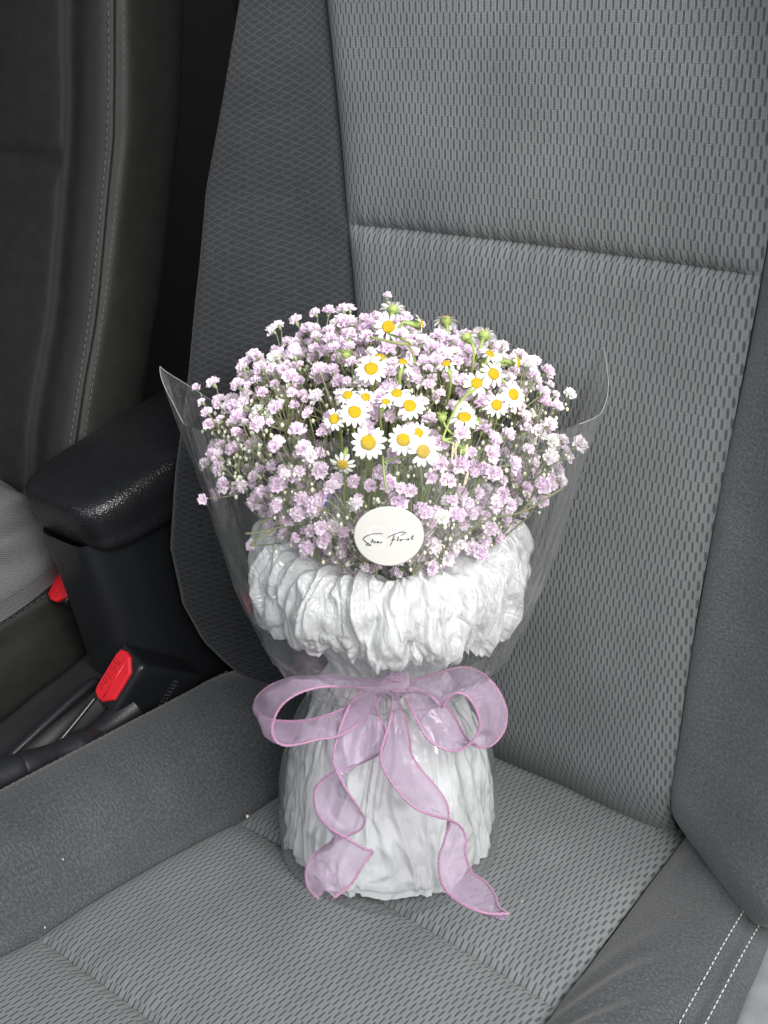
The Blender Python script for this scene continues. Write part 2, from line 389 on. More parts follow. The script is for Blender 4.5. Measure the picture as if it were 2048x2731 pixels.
# cushion bolsters
def cush_bolster(sg):
    def prof(v):
        h = chalf(v)
        if sg < 0:
            r = sstep(-.02, .12, v); top = .030 + .020 * r
            pts = [(h - .001, -.020), (h + .001, -.011), (h + .006, -.003), (h + .03, .010), (.225 + .03 * (h - .15), top * .72), (.262, top * .98), (.281, top), (.2885, top - .001), (.2935, top - .006), (.298, top - .03), (.30, -.09), (.30, -.2)]
        else:
            top = .030 - .010 * sstep(.12, -.02, v)
            pts = [(h - .001, -.020), (h + .001, -.011), (h + .006, -.003), (h + .024, .012), (h + .05, top * .85), (.236, top), (.249, top - .001), (.2535, top - .0035), (.259, top - .002), (.268, top - .012), (.277, top - .05), (.278, -.2)]
        return spline(pts, 64)
    cache = {}
    def fn(u, t):
        v = -.04 + .70 * t
        if v not in cache: cache[v] = prof(v)
        p = cache[v][int(round(u * 63))]
        w = p[1] + .0015 * nz(p[0] * 20, v * 14, 5)
        if sg > 0:      # pull folds on the door-side bolster
            k = math.exp(-((p[0] - .20) / .035) ** 2)
            w += k * .0028 * math.sin((v * 1.0 + p[0] * 1.5) * 120 + 2.5 * nz(v * 12, p[0] * 12)) * sstep(.1, .2, v)
        return cush(sg * (p[0] + (.105 * (min(v, .32) - .08) * sstep(.20, .245, p[0]) if sg > 0 else 0)), v, w)
    return grid('cushion_bolster', 64, 130, fn, M_VEL_C, seat, uvfn=lambda u, t: (u * .2, -.04 + .70 * t), flip=(sg < 0))
cush_bolster(-1); cush_bolster(1)
def stitch_line(pts, mat, name, parent, step=.0058, ln=.0034, rad=.00055, nrm=None):
    P = spline(pts, 400); d = np.r_[0, np.cumsum(np.linalg.norm(np.diff(P, axis=0), axis=1))]
    mb = MB(); s = 0
    while s + ln < d[-1]:
        a = np.array([np.interp(s, d, P[:, k]) for k in range(3)]); b = np.array([np.interp(s + ln, d, P[:, k]) for k in range(3)])
        mb.tube([a - nrm * .0003, (a * .75 + b * .25) + nrm * .0004, (a * .25 + b * .75) + nrm * .0004, b - nrm * .0003], rad, 5)
        s += step
    return mb.build(name, mat, parent)
vs = np.linspace(.03, .3, 12)
stitch_line([cush(.2465 + .105 * (v - .08), v, .0302 - .010 * sstep(.12, -.02, v)) for v in vs], M_THREAD, 'stitching', seat, nrm=NC)
stitch_line([cush(.2605 + .105 * (v - .08), v, .0275 - .010 * sstep(.12, -.02, v)) for v in vs], M_THREAD, 'stitching', seat, nrm=NC)
vs = np.linspace(.09, .5, 12)
stitch_line([cush(-.287, v, .0505) for v in vs], M_THREADD, 'stitching', seat, step=.007, ln=.005, rad=.0004, nrm=NC)
# moulded side shield at the door side
SHP = spline([(.274, -.012), (.276, .0), (.281, .006), (.292, .004), (.302, -.012), (.307, -.06), (.307, -.25)], 40)
def shield(u, t):
    v = -.06 + .6 * t
    off = .274 - (.2475 + .19 * min(v, .3))
    p = SHP[int(round(u * 39))]
    return cush(p[0] - off, v, p[1] + .006)
grid('side_shield', 40, 30, shield, M_DARKTRIM, seat)
# backrest
SB = .4903
def lumbar(s): return .012 * math.exp(-((s - .24) / .16) ** 2) - .055 * (max(0, .065 - s) / .1) ** 2
def back_panel(s0, s1, name):
    def fn(u, t):
        s = s0 + (s1 - s0) * t; h = bhalf(s); x = (2 * u - 1) * h
        de = h - abs(x); ds = min((s - s0) if s0 > .1 else 1, (s1 - s) if s1 < .6 else 1)
        d = -.0095 * (1 - (1 - math.exp(-de / .009)) * (1 - .95 * math.exp(-ds / .006))) + .003 * (1 - math.exp(-ds / .03)) * (1 - math.exp(-de / .01))
        d += lumbar(s) - .010 * (1 - (x / h) ** 2) * sstep(.1, .4, s)
        d += .0015 * nz(x * 14, s * 14, 9) + .0008 * math.exp(-ds / .012) * math.sin(x * 380 + 3 * nz(x * 25, 1))
        return back(x, s, d)
    return grid(name, 130, int(220 * (s1 - s0)) + 20, fn, M_WEAVE, seat, uvfn=lambda u, t: ((2 * u - 1) * bhalf(s0 + (s1 - s0) * t), s0 + (s1 - s0) * t))
back_panel(-.07, SB, 'backrest_panel'); back_panel(SB, .95, 'backrest_panel')
SIL = np.array([(-.03, .20, .02), (.005, .245, .045), (.035, .275, .07), (.067, .300, .09), (.091, .3135, .103), (.134, .3215, .116), (.194, .326, .118), (.27, .316, .108), (.344, .300, .098), (.429, .290, .085), (.523, .276, .07), (.612, .2465, .061), (.667, .2284, .055), (.75, .205, .05), (.95, .19, .05)])
def back_bolster(sg):
    cache = {}
    def prof(s):
        h = bhalf(s) ; xs = np.interp(s, SIL[:, 0], SIL[:, 1]); dc = np.interp(s, SIL[:, 0], SIL[:, 2])
        if sg > 0: dc = min(dc, .085)
        l0 = lumbar(s); w = xs - h
        pts = [(h - .001, l0 - .016), (h + .0005, l0 - .010), (h + .05 * w + .003, l0 - .001), (h + .3 * w, l0 * .6 + dc * .22), (h + .6 * w, dc * .66 + l0 * .2), (h + .84 * w, dc * .96), (h + .94 * w, dc * .985), (xs + .004, dc - .018), (xs + .010, dc - .05), (xs + .012, -.04), (xs - .02, -.12)]
        return spline(pts, 70)
    def fn(u, t):
        s = -.03 + .98 * t ** 1.0
        if s not in cache: cache[s] = prof(s)
        p = cache[s][int(round(u * 69))]
        d = p[1] + .002 * nz(p[0] * 12, s * 10, 2)
        if s < .03: d -= .25 * (.03 - s)
        return back(sg * p[0], s, d)
    o = grid('backrest_bolster', 70, 150, fn, M_VEL_B if sg < 0 else M_VEL_LIT, seat, uvfn=lambda u, t: (u * .22, -.03 + .98 * t), flip=(sg < 0))
    return o
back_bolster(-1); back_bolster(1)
# hinge cover at the foot of the backrest
mb = MB(); c = onX(632, 1785, -.255); mb.box(c, (.03, .02, .022)); mb.box(c + [.02, .01, -.004], (.012, .02, .014))
o = mb.build('hinge_cover', M_PLASTIC, seat, False)
bv = o.modifiers.new('bevel', 'BEVEL'); bv.width = .004; bv.segments = 3

# ------------------------------------------------------------------ driver seat
drv = empty('driver_seat', Matrix.Translation((-.73, 0, 0)))
tag(drv, 'black leather driver seat with double stitched side seam at left', 'car seat')
STI = np.array([(.12, -.10), (.20, -.074), (.271, -.042), (.316, -.014), (.376, .023), (.456, .068), (.534, .108), (.593, .133), (.651, .154), (.80, .19), (.95, .22)])
def dback(u, t):
    z = .10 + .85 * t
    y0 = np.interp(z, STI[:, 0], STI[:, 1])
    bulge = .012 * math.exp(-((z - .55) / .15) ** 2); fs = .006 * math.exp(-((z - .515) / .008) ** 2)
    pts = [(-.45, y0 - .004), (-.20, y0 - .016 + fs), (-.085, y0 - .014 + fs), (-.064, y0 - .0105), (-.055, y0 - .0075), (-.046, y0 - .0085), (-.028, y0 - .012), (-.010, y0 - .009), (-.001, y0 - .003), (.001, y0), (-.001, y0 + .004), (.003 + bulge * .3, y0 + .014), (.0045, y0 + .05), (.002, y0 + .085), (-.008, y0 + .098), (-.03, y0 + .104), (-.2, y0 + .11)]
    p = SPL[t][int(round(u * 89))] if t in SPL else SPL.setdefault(t, spline(pts, 90))[int(round(u * 89))]
    w = .003 * nz(p[0] * 14, z * 9, 4)
    return (-.48 + .73 - .0 + p[0] + w, p[1] + w, z)
SPL = {}
grid('backrest', 90, 120, dback, M_DRV, drv)
def dpt(z, dy, dx): 
    return np.array([.25 + dx, np.interp(z, STI[:, 0], STI[:, 1]) + dy, z])
zs = np.linspace(.24, .70, 20); nX = np.array([.9, -.4, 0.])
stitch_line([dpt(z, -.0075, .0005) for z in zs], M_THREADD, 'stitching', drv, step=.0075, ln=.005, rad=.0006, nrm=nX)
stitch_line([dpt(z, .0095, .0035) for z in zs], M_THREADD, 'stitching', drv, step=.0075, ln=.005, rad=.0006, nrm=nX)
DCP = spline([(-.25, .01), (-.12, .012), (-.05, .014), (-.015, .010), (-.002, 0), (.002, -.004), (.004, -.02), (.008, -.09), (.0, -.34)], 40)
def dcush(u, t):
    y = -.75 + .72 * t
    zt = .140 - .055 * (y + .15)
    p = DCP[int(round(u * 39))] + [0, zt]
    return (.25 + p[0] + .004 * nz(y * 10, p[1] * 18, 7), y, p[1] + .002 * nz(y * 16, p[0] * 16, 2))
grid('seat_cushion', 40, 50, dcush, M_DRV, drv, flip=True)
stitch_line([np.array([.249 + .003, y, .140 - .055 * (y + .15) + .0005]) for y in np.linspace(-.4, -.06, 10)], M_THREADD, 'stitching', drv, step=.0075, ln=.005, rad=.0006, nrm=np.array([.7, 0, .7]))
# grey denim on the driver seat
def den(u, t):
    y = -.42 + .36 * t
    zc = .140 - .055 * (y + .15) + .013
    a = u * math.pi * 1.0
    hgt = .086 + .010 * sstep(-.3, -.1, y); 
    x = -.555 + .085 * math.cos(a) ; z = zc + hgt * math.sin(a) ** .8
    if u < .06: z = zc + (z - zc) * .9
    f = .006 * math.sin(10 * a + y * 30 + 2 * nz(y * 9, a)) * sstep(.0, .6, a) + .010 * ridge(y * 9 + a * .8, a * 1.6 - y * 5, 1)
    end = sstep(1, .86, t)
    z = zc + (z - zc) * (.35 + .65 * end)
    return (x + f * math.cos(a), y, z + f * .7 * math.sin(a))
o = grid('denim_cloth', 60, 90, den, M_DENIM, uvfn=lambda u, t: (u * .27, t * .36))
tag(o, 'grey denim cloth with a stitched seam on the black driver seat', 'cloth')
P = [np.array(den(.045, t)) + np.array([.001, 0, .001]) for t in np.linspace(.1, .95, 14)]
stitch_line(P, M_THREADD, 'stitching', o, step=.006, ln=.004, rad=.0005, nrm=np.array([.8, 0, .5]))

# ------------------------------------------------------------------ armrest, console, hand brake, buckles
def superq(name, c, h, e1, e2, mat, parent=None, nu=72, nv=40, warp=None):
    def fn(u, v):
        th = -math.pi + 2 * math.pi * u; ph = -math.pi / 2 + math.pi * v
        f = lambda w, e: math.copysign(abs(w) ** e, w)
        p = np.array([h[0] * f(math.cos(ph), e1) * f(math.cos(th), e2), h[1] * f(math.cos(ph), e1) * f(math.sin(th), e2), h[2] * f(math.sin(ph), e1)])
        if warp: p = warp(p)
        return np.array(c) + p
    return grid(name, nu, nv, fn, mat, parent, closed=True)
arm = empty('armrest', Matrix.Translation((-.385, .03, .0)))
tag(arm, 'black leather centre armrest with rounded front end on a pillar', 'armrest')
def awarp(p):
    q = p.copy(); yy = p[1]
    if p[2] < 0: q[0] *= .90 - .06 * (p[2] / .03) ; q[1] = yy * .975
    q[2] += .004 * (1 - (p[0] / .07) ** 2) * (1 if p[2] > 0 else 0) - .02 * (yy + .17) * .35
    q[0] -= .10 * max(0, yy) * .3
    return q
superq('pad', (-.0, 0, .262), (.067, .172, .034), .40, .34, M_BLACK, arm, 140, 70, awarp)
def pillar(u, v):
    z = .245 - .42 * v
    fl = .0 + .05 * v ** 2
    th = 2 * math.pi * u; f = lambda w, e: math.copysign(abs(w) ** e, w)
    return (-.002 + (.044 + fl * .25) * f(math.cos(th), .35), .005 + (.178 + fl * .5) * f(math.sin(th), .3), z)
grid('pillar', 72, 30, pillar, M_PLASTIC, arm, closed=True)
mb = MB(); mb.box((-.036, -.128, .231), (.020, .02, .007)); mb.build('release_latch', M_PLASTIC, arm, False)

con = empty('centre_console', Matrix.Translation((-.39, -.25, -.1)))
tag(con, 'black plastic centre console with ribbed edges beside the buckle', 'console')
CONP = [(-.065, .06), (-.055, .155), (-.03, .168), (.005, .170), (.02, .180), (.030, .187), (.038, .183), (.043, .170), (.046, .135), (.052, .118), (.066, .116), (.072, .03), (.075, -.2)]
CONP = spline(CONP, 80)
def conf(u, v):
    y = -.45 + .62 * u
    p = CONP[int(round(v * 79))]
    return (p[0] - .004 + .003 * nz(y * 8, p[1] * 8), y, p[1] + .006 + .012 * (y) + .002 * nz(y * 20, p[0] * 30))
grid('tray', 60, 80, conf, M_PLDULL, con)
q0 = onX(10, 1645, -.366); q1 = onX(196, 1478, -.372)
base = np.array([-.39, -.25, -.1])
mb = MB(); P = spline([q0 + (q0 - q1) * .4, q0, (q0 + q1) / 2 + [0, 0, .001], q1, q1 + [-.002, .004, -.008], q1 + [-.006, .002, -.03]], 60) - base
mb.tube(P, .0046, 14); mb.build('edge_rail', M_PLASTIC, con)
hb = empty('hand_brake', Matrix.Translation((-.33, -.3, .08)))
tag(hb, 'black leather wrapped hand brake lever beside the seat bolster at lower left', 'hand brake')
b0 = np.array([-.33, -.3, .08]); q0 = onX(-60, 1705, -.325); q1 = onX(30, 1667, -.325); q2 = onX(195, 1605, -.325)
mb = MB(); L = spline([q1, (q1 + q2) / 2, q2, q2 + (q2 - q1) * .15], 40) - b0
mb.tube(L, [.0135 + .0015 * math.sin(i * .3) + .0006 * nz(i * .9) for i in range(40)], 24); mb.build('leather_sleeve', M_GRIP, hb)
mb = MB(); L = spline([q0 + (q0 - q1), q0, q1 + (q1 - q0) * .02, q1 + (q2 - q1) * .07], 24) - b0
mb.tube(L, [.0155] * 19 + [.0153, .015, .0143, .012, .007], 24); mb.build('grip', M_GRIP, hb)

def buckle(name, P, e1, e2, e3, label, sub=True, L=.062, Wd=.030):
    """e1 long axis of the push face, e2 across it, e3 pointing into the body"""
    e1 = np.array(e1, float); e1 /= np.linalg.norm(e1); e3 = np.array(e3, float); e3 -= (e3 @ e1) * e1; e3 /= np.linalg.norm(e3); e2 = np.cross(e3, e1)
    e2 = -e2; Mx = Matrix(((e1[0], e2[0], -e3[0], P[0]), (e1[1], e2[1], -e3[1], P[1]), (e1[2], e2[2], -e3[2], P[2]), (0, 0, 0, 1)))
    o = empty(name, Mx); tag(o, label, 'buckle', 'seat belt buckles')
    h = superq('body', (0, 0, -.042), (L / 2, Wd / 2, .043), .16, .22, M_PLASTIC, o, 80, 40)
    mb = MB(); outline = [(-.026, -.005), (-.0235, -.0105), (-.018, -.012), (.018, -.012), (.0235, -.0105), (.026, -.005), (.025, .002), (.015, .0115), (-.015, .0115), (-.025, .002)]
    outline = [(x, -y) for x, y in outline][::-1]; n = len(outline)
    rings = []
    for s_, z in ((1.0, -.002), (1.0, .0016), (.965, .0026), (.90, .0030)): rings += [(x * s_, y * s_ , z + (.0012 if abs(y + .001) < .004 else 0) * 0) for x, y in outline]
    F = [(r * n + i, r * n + (i + 1) % n, (r + 1) * n + (i + 1) % n, (r + 1) * n + i) for r in range(3) for i in range(n)] + [tuple(3 * n + i for i in range(n))]
    mb.add(rings, F)
    btn = mb.build('push_button', M_RED, o, False); btn.location = (0, .001, .0010); btn.scale = (1.04, 1.22, 1)
    mb = MB(); mb.tube([(-.021, -.0012, .0028), (.021, -.0012, .0028)], .0009, 8); mb.build('ridge', M_RED, btn)
    if sub:
        mb = MB(); LET = {'P': [[(0, 0), (0, 1), (.6, 1), (.6, .5), (0, .5)]], 'R': [[(0, 0), (0, 1), (.6, 1), (.6, .5), (0, .5), (.6, 0)]], 'E': [[(.6, 0), (0, 0), (0, 1), (.6, 1)], [(0, .5), (.5, .5)]], 'S': [[(.6, 1), (0, 1), (0, .5), (.6, .5), (.6, 0), (0, 0)]]}
        for i, ch in enumerate('PRESS'):
            for st in LET[ch]:
                pts = [(-.0165 + i * .0068 + x * .0062, .0030 + y * .0056, .0031) for x, y in st]
                for a, b in zip(pts, pts[1:]):
                    a = np.array(a); b = np.array(b); d = (b - a) / np.linalg.norm(b - a); mb.box((a + b) / 2, (np.linalg.norm(b - a) + .0006, .0006, .0003), np.array([d, np.cross([0, 0, 1.], d), [0, 0, 1.]]))
        mb.build('press_lettering', M_REDDARK, btn, False)
        mb = MB(); rr = random.Random(3)
        for i in range(11):
            for j in range(3):
                mb.box((-.021 + i * .004, -Wd / 2 - .00015, -.048 - j * .0028), (.0022 * rr.uniform(.5, 1), .0005, .0012))
        mb.build('embossed_mark', M_GREYMARK, o, False)
    return o
c = onX(254, 1467, -.338)
bo = buckle('seat_belt_buckle', c, (.263, .70, .67), None, (0, .69, -.72), 'black seat belt buckle with whole red press button beside the passenger seat', True, .060, .042)
bpy.context.view_layer.update()
inv = np.array(bo.matrix_world.inverted())
tl = lambda p: (inv @ np.r_[p, 1])[:3]
Ls = spline([onX(150, 1625, -.325), onX(190, 1598, -.328), onX(240, 1565, -.330), onX(285, 1530, -.330)], 30)
mb = MB(); mb.tube([tl(p) for p in Ls], np.linspace(.006, .017, 30), 14); mb.build('stalk', M_GRIP, bo)
mb = MB(); mb.tube([tl(p) for p in spline([onX(128, 1602, -.336), onX(170, 1551, -.336), onX(206, 1506, -.336)], 14)], .0026, 10); mb.build('strap_edge', M_PLASTIC, bo)
c2 = onX(150, 1252, -.455)
b2 = buckle('seat_belt_buckle', c2 + np.array([0, .0, .0]), (.1, .8, .6), None, (0, .6, -.8), 'black seat belt buckle with red button half hidden behind the armrest pillar', False, .05, .028)

# ------------------------------------------------------------------ the bouquet (own frame: x right, y away, z up its axis; z = 0 on the seat)
B0 = np.array([-.03667845, -.13671647, .03535727])
BA = np.array([.76813578, .61989235, -.16031501]); BB = np.array([-.64028698, .74366886, -.19232578]); BN = np.array([0, .25037992, .96814766])
BM = Matrix(((BA[0], BB[0], BN[0], B0[0]), (BA[1], BB[1], BN[1], B0[1]), (BA[2], BB[2], BN[2], B0[2]), (0, 0, 0, 1)))
bq = empty('bouquet', BM)
tag(bq, 'bouquet of pink gypsophila and chamomile in clear wrap with mauve bow', 'bouquet')
def w2l(P): v = np.array(P) - B0; return np.array([v @ BA, v @ BB, v @ BN])
def l2w(p): return B0 + BA * p[0] + BB * p[1] + BN * p[2]
CL = w2l(CAM)
def rl(x, y): d = ray(x * K, y * K); return np.array([d @ BA, d @ BB, d @ BN])
def bp(x, y, b):             # photo point at depth b in the bouquet's frame
    d = rl(x, y); return CL + d * ((b - CL[1]) / d[1])

# --- white film collar
def ang_noise(th, f, z=0.): return nz(math.cos(th) * f, math.sin(th) * f, z)
COLP = spline([(.034, .190), (.042, .225), (.052, .258), (.060, .279), (.072, .292), (.086, .290), (.096, .278), (.101, .258), (.099, .240), (.093, .227), (.086, .219), (.082, .214)], 130)
COLN = np.gradient(COLP, axis=0); COLN = np.c_[-COLN[:, 1], COLN[:, 0]]; COLN /= np.linalg.norm(COLN, axis=1)[:, None]
if COLN[60] @ (COLP[60] - np.array([.08, .25])) < 0: COLN = -COLN
def collar(u, v):
    th = 2 * math.pi * u; c, s = math.cos(th), math.sin(th)
    jag = .5 + .5 * ridge(c * 3.1, s * 3.1, 5) * .6 + .25 * facet(u * 40, 3.2, 40, 8)
    kk = v * 129 * (.83 + .17 * min(max(jag, 0), 1)); k = min(int(kk), 128); w_ = kk - k
    r, z = COLP[k] * (1 - w_) + COLP[k + 1] * w_; nr, nz_ = COLN[k] * (1 - w_) + COLN[k + 1] * w_
    c, s = math.cos(th), math.sin(th)
    amp = min(1, v * 3) ** .7
    sl = v * .19                                   # length along the profile, metres
    wa = .012 * nz(c * 4, s * 4, sl * 16) + .006 * nz(c * 11, s * 11, sl * 45)
    ca, sa = math.cos(th + wa / .1), math.sin(th + wa / .1)
    R1 = .105; q = u + wa / .62
    pl = .0046 * ridge(ca * R1 * 75, sa * R1 * 75, sl * 7) + .0034 * ridge(ca * R1 * 165 + 5, sa * R1 * 165, sl * 14)
    wv = sl + .006 * nz(c * 8, s * 8, sl * 30)
    cr = .0036 * facet(q * 46, wv / .030, 46, 1) + .0030 * facet(q * 110, wv / .015, 110, 2) + .0016 * facet(q * 220, wv / .008, 220, 3)
    big = .006 * nz(c * 2.2, s * 2.2, 4) + .009 * nz(c * 7, s * 7, sl * 12)
    d = amp * (pl + cr + big - .001)
    flare = .007 * (nz(c * 5, s * 5, 9) + .5) * sstep(.75, 1, v)
    sh = .010 * s - .010 * max(0, -s) ** 2
    z = z + nz_ * d + sh * sstep(.62, .40, v) + .006 * max(0, -s) * sstep(.5, .8, v) - .002
    r = r + nr * d + flare
    return (c * r, s * r, z)
def neck(u, v):
    th = 2 * math.pi * u; c, s = math.cos(th), math.sin(th)
    r = np.interp(v, [0, .3, .6, 1], [.078, .066, .048, .037]); z = .232 - .068 * v
    r += .004 * ridge(c * 5, s * 5, v * 1.5) + .0022 * ridge(c * 12, s * 12, v * 2.5)
    return (c * r, s * r, z)
grid('film_neck', 300, 30, neck, M_FILM, bq, closed=True, uvfn=lambda u, v: (u * .4, v * .08))
grid('film_collar', 760, 130, collar, M_FILM, bq, closed=True, uvfn=lambda u, v: (u * .62, v * .19))
# --- white film skirt
def skr(z): return np.interp(z, [-.01, .0, .02, .05, .095, .12, .145, .165, .18], [.086, .089, .0895, .0875, .0805, .073, .060, .048, .040])
def skirt(u, v):
    th = 2 * math.pi * u; c, s = math.cos(th), math.sin(th)
    lo = .009 + .004 * ang_noise(th, 3, 2) + .0025 * ang_noise(th, 11, 3) + (.004 if ang_noise(th, 5, 8) > .25 else 0)
    z = .172 - (.172 - lo) * v
    r = skr(z)
    wa = .25 * nz(c * 2, s * 2, z * 14); ca, sa = math.cos(th + wa), math.sin(th + wa)
    q = u + wa / 6.283; zz = z + .010 * nz(c * 4, s * 4, z * 12)
    f = .0050 * ridge(ca * 3.6 + 1, sa * 3.6, z * 6) + .0032 * ridge(ca * 9, sa * 9, z * 7) + .0042 * facet(q * 26, zz / .075, 26, 4) + .0030 * facet(q * 58, zz / .028, 58, 5) + .0018 * facet(q * 120, zz / .011, 120, 6)
    f += .004 * nz(c * 2, s * 2, z * 8) - .002
    r = r - .005 + f * (.9 if v < .96 else .7)
    return (c * r, s * r * .97, z)
grid('film_skirt', 520, 110, skirt, M_SKIRT, bq, closed=True, uvfn=lambda u, v: (u * .5, v * .18 + .3))
# --- opaque core added inside the skirt to block light; dark foot shows below
def shade_core(u, v):
    th = 2 * math.pi * u; pr = [(0, .001), (.078, .001), (.0815, .004), (.081, .012), (.066, .10), (.05, .13), (.0, .132)]
    k = v * 6; i_ = min(int(k), 5); f_ = k - i_; r = pr[i_][0] * (1 - f_) + pr[i_ + 1][0] * f_; z = pr[i_][1] * (1 - f_) + pr[i_ + 1][1] * f_
    return (math.cos(th) * r, math.sin(th) * r * .97, z)
grid('inner_shade_core', 60, 25, shade_core, M_CORE, bq, closed=True)
# --- inner folded paper seen inside the collar
def paper(u, v):
    th = R(215 + 75 * u); r = .050 - .012 * v; z = .262 - .03 * v + .012 * math.sin(u * math.pi) + .004 * nz(u * 5, v * 3)
    return (math.cos(th) * r - .004, math.sin(th) * r, z)
grid('inner_paper', 30, 10, paper, M_PAPER, bq)
def paper2(u, v):
    p0 = np.array([-.058, -.035, .262]); p1 = np.array([-.022, -.020, .286]); p2 = np.array([-.030, -.050, .255])
    return p0 + (p1 - p0) * u + (p2 - p0) * v * (1 - .3 * u) + np.array([0, 0, .004 * math.sin(3 * u)])
grid('inner_paper', 12, 8, paper2, M_PAPER, bq)

# --- clear wrap
WR = np.array([(-.004, .0885), (.004, .0915), (.03, .0925), (.06, .0905), (.09, .0855), (.12, .075), (.145, .0615), (.160, .0545), (.170, .064), (.182, .081), (.197, .0935), (.215, .104), (.236, .113), (.262, .122), (.30, .1315), (.345, .141), (.38, .150), (.425, .160)])
def ztop(deg):
    return np.interp(deg % 360, [0, 12, 28, 55, 90, 130, 158, 170, 180, 188, 202, 225, 270, 315, 340, 360], [.413, .428, .424, .385, .36, .36, .375, .397, .4165, .405, .392, .402, .414, .404, .398, .413])
def wrap(u, v):
    th = 2 * math.pi * u; c, s = math.cos(th), math.sin(th)
    zt = ztop(math.degrees(th)); z = -.004 + (zt + .004) * v
    r = np.interp(z, WR[:, 0], WR[:, 1])
    k = math.exp(-((z - .162) / .020) ** 2)
    k2 = math.exp(-((z - .185) / .028) ** 2)
    g = k * (.006 * math.sin(th * 14 + 2 * nz(c * 2, s * 2, z * 30)) + .006 * ridge(c * 4, s * 4, z * 50)) + k2 * .005 * ridge(c * 7, s * 7, z * 28)
    f = .0025 * nz(c * 2.5, s * 2.5, z * 7) + .0012 * ridge(c * 5, s * 5, z * 12) * sstep(.40, .25, z)
    tip = .008 * sstep(.3, .42, z) * (math.exp(-((math.degrees(th) - 180) / 10) ** 2))
    r += g + f + tip
    sy = .95 if s > 0 else 1.0
    zz = z
    return (c * r, s * r * sy, zz)
cw = grid('clear_wrap', 300, 130, wrap, M_CELL, bq, closed=True)
mb = MB()
for u0, u1 in ((-.10, .12), (.44, .575)):
    mb = MB(); mb.tube([wrap(u % 1, 1.0) for u in np.linspace(u0, u1, 80)], .00022, 4, cap=False); mb.build('cut_edge', M_WEDGE, cw)

# --- gypsophila
ZR = .356
def env(z):                  # outer radius of the flower mass
    if z < .24: return 0
    if z < ZR: return .030 + (.138 - .030) * ((z - .24) / (ZR - .24)) ** .85
    q = (z - ZR) / .092
    return .138 * math.sqrt(max(0, 1 - q * q))
def inside(p, k=1.): return math.hypot(p[0], p[1] * 1.04) < env(p[2]) * k
def first_hit(x, y, push=0.):
    d = rl(x, y); d = d / np.linalg.norm(d); t = .5
    while t < 1.3:
        p = CL + d * t
        if inside(p): return p - d * push
        t += .001
    best = min((CL + d * t for t in np.arange(.6, 1.1, .004)), key=lambda p: math.hypot(p[0], p[1]) - env(p[2]))
    return best
def blossom_mesh(i, tint):
    rr = random.Random(100 + i); mb = MB(); Rb = .0062 * rr.uniform(.95, 1.08)
    for ring, (cnt, el, ln) in enumerate(((8, 12, 1.0), (8, 38, .92), (6, 62, .78))):
        for k in range(cnt):
            az = 2 * math.pi * (k + rr.random() * .6) / cnt + ring; e = R(el + rr.uniform(-12, 12)); L = Rb * ln * rr.uniform(.85, 1.12); Wp = L * rr.uniform(.36, .5)
            d = np.array([math.cos(az) * math.cos(e), math.sin(az) * math.cos(e), math.sin(e)]); sd = np.array([-math.sin(az), math.cos(az), 0]); up = np.cross(d, sd) * -1
            tw = rr.uniform(-.5, .5); sd2 = sd * math.cos(tw) + up * math.sin(tw)
            o0 = np.array([0, 0, .0008 * ring])
            P = [o0 - sd2 * Wp * .25 + d * L * .15, o0 + sd2 * Wp * .25 + d * L * .15]
            for (f, w, bend) in ((.62, .95, .05), (1.0, .8, -.12)):
                for s_ in (-1, 0, 1):
                    notch = -.14 if (f == 1.0 and s_ == 0) else 0
                    P.append(o0 + d * L * (f + notch + rr.uniform(-.05, .05)) + sd2 * Wp * w * s_ + up * L * (bend + (.12 if s_ else -.06) * rr.uniform(.3, 1.6)))
            mb.add(P, [(0, 1, 3, 2), (1, 4, 3), (2, 3, 6, 5), (3, 4, 7, 6)], 0, tint)
    n = 6
    vs = [(math.cos(2 * math.pi * k / n) * r, math.sin(2 * math.pi * k / n) * r, z) for r, z in ((.0006, -.0042), (.0014, -.0026), (.0016, .0)) for k in range(n)]
    mb.add(vs, [(a * n + k, a * n + (k + 1) % n, (a + 1) * n + (k + 1) % n, (a + 1) * n + k) for a in range(2) for k in range(n)], 1, 0)
    return mb
BV = []
for i in range(14):
    tint = [.9, .7, .55, .85, .4, .65, 1, .75, .5, .6, .3, .15, .03, .7][i]
    m_ = blossom_mesh(i, tint); me = m_.mesh('gypsophila_blossom', 'tint'); me.materials.append(M_BLOS); me.materials.append(M_CALYX); BV.append((m_, me))
rb = random.Random(21)
pts = []; cellsz = .0080; tries = 0; PA = np.zeros((2000, 3))
while len(pts) < 1150 and tries < 90000:
    tries += 1
    z = rb.uniform(.262, .449); th = rb.uniform(0, 2 * math.pi)
    e = env(z); rho = e * math.sqrt(rb.random())
    p = np.array([rho * math.cos(th), rho * math.sin(th) / 1.04, z])
    # depth below the envelope
    top = ZR + .092 * math.sqrt(max(0, 1 - (rho / .138) ** 2))
    depth = min(top - z, (e - rho) * .9)
    if depth > .034 * (1 if z > .33 else 1.4): continue
    if rb.random() < depth / .075: continue
    dn = nz(p[0] * 26, p[1] * 26, p[2] * 26)
    if z > .33 and dn < (-.25 if abs(p[0]) < .075 else -.03) and depth < .02: continue
    if z < .33 and dn < -.3: continue
    p[:2] *= 1 + .05 * nz(p[0] * 40, p[1] * 40, p[2] * 40 + 7)
    if len(pts) and ((PA[:len(pts)] - p) ** 2).sum(1).min() < cellsz ** 2: continue
    PA[len(pts)] = p; pts.append(p)
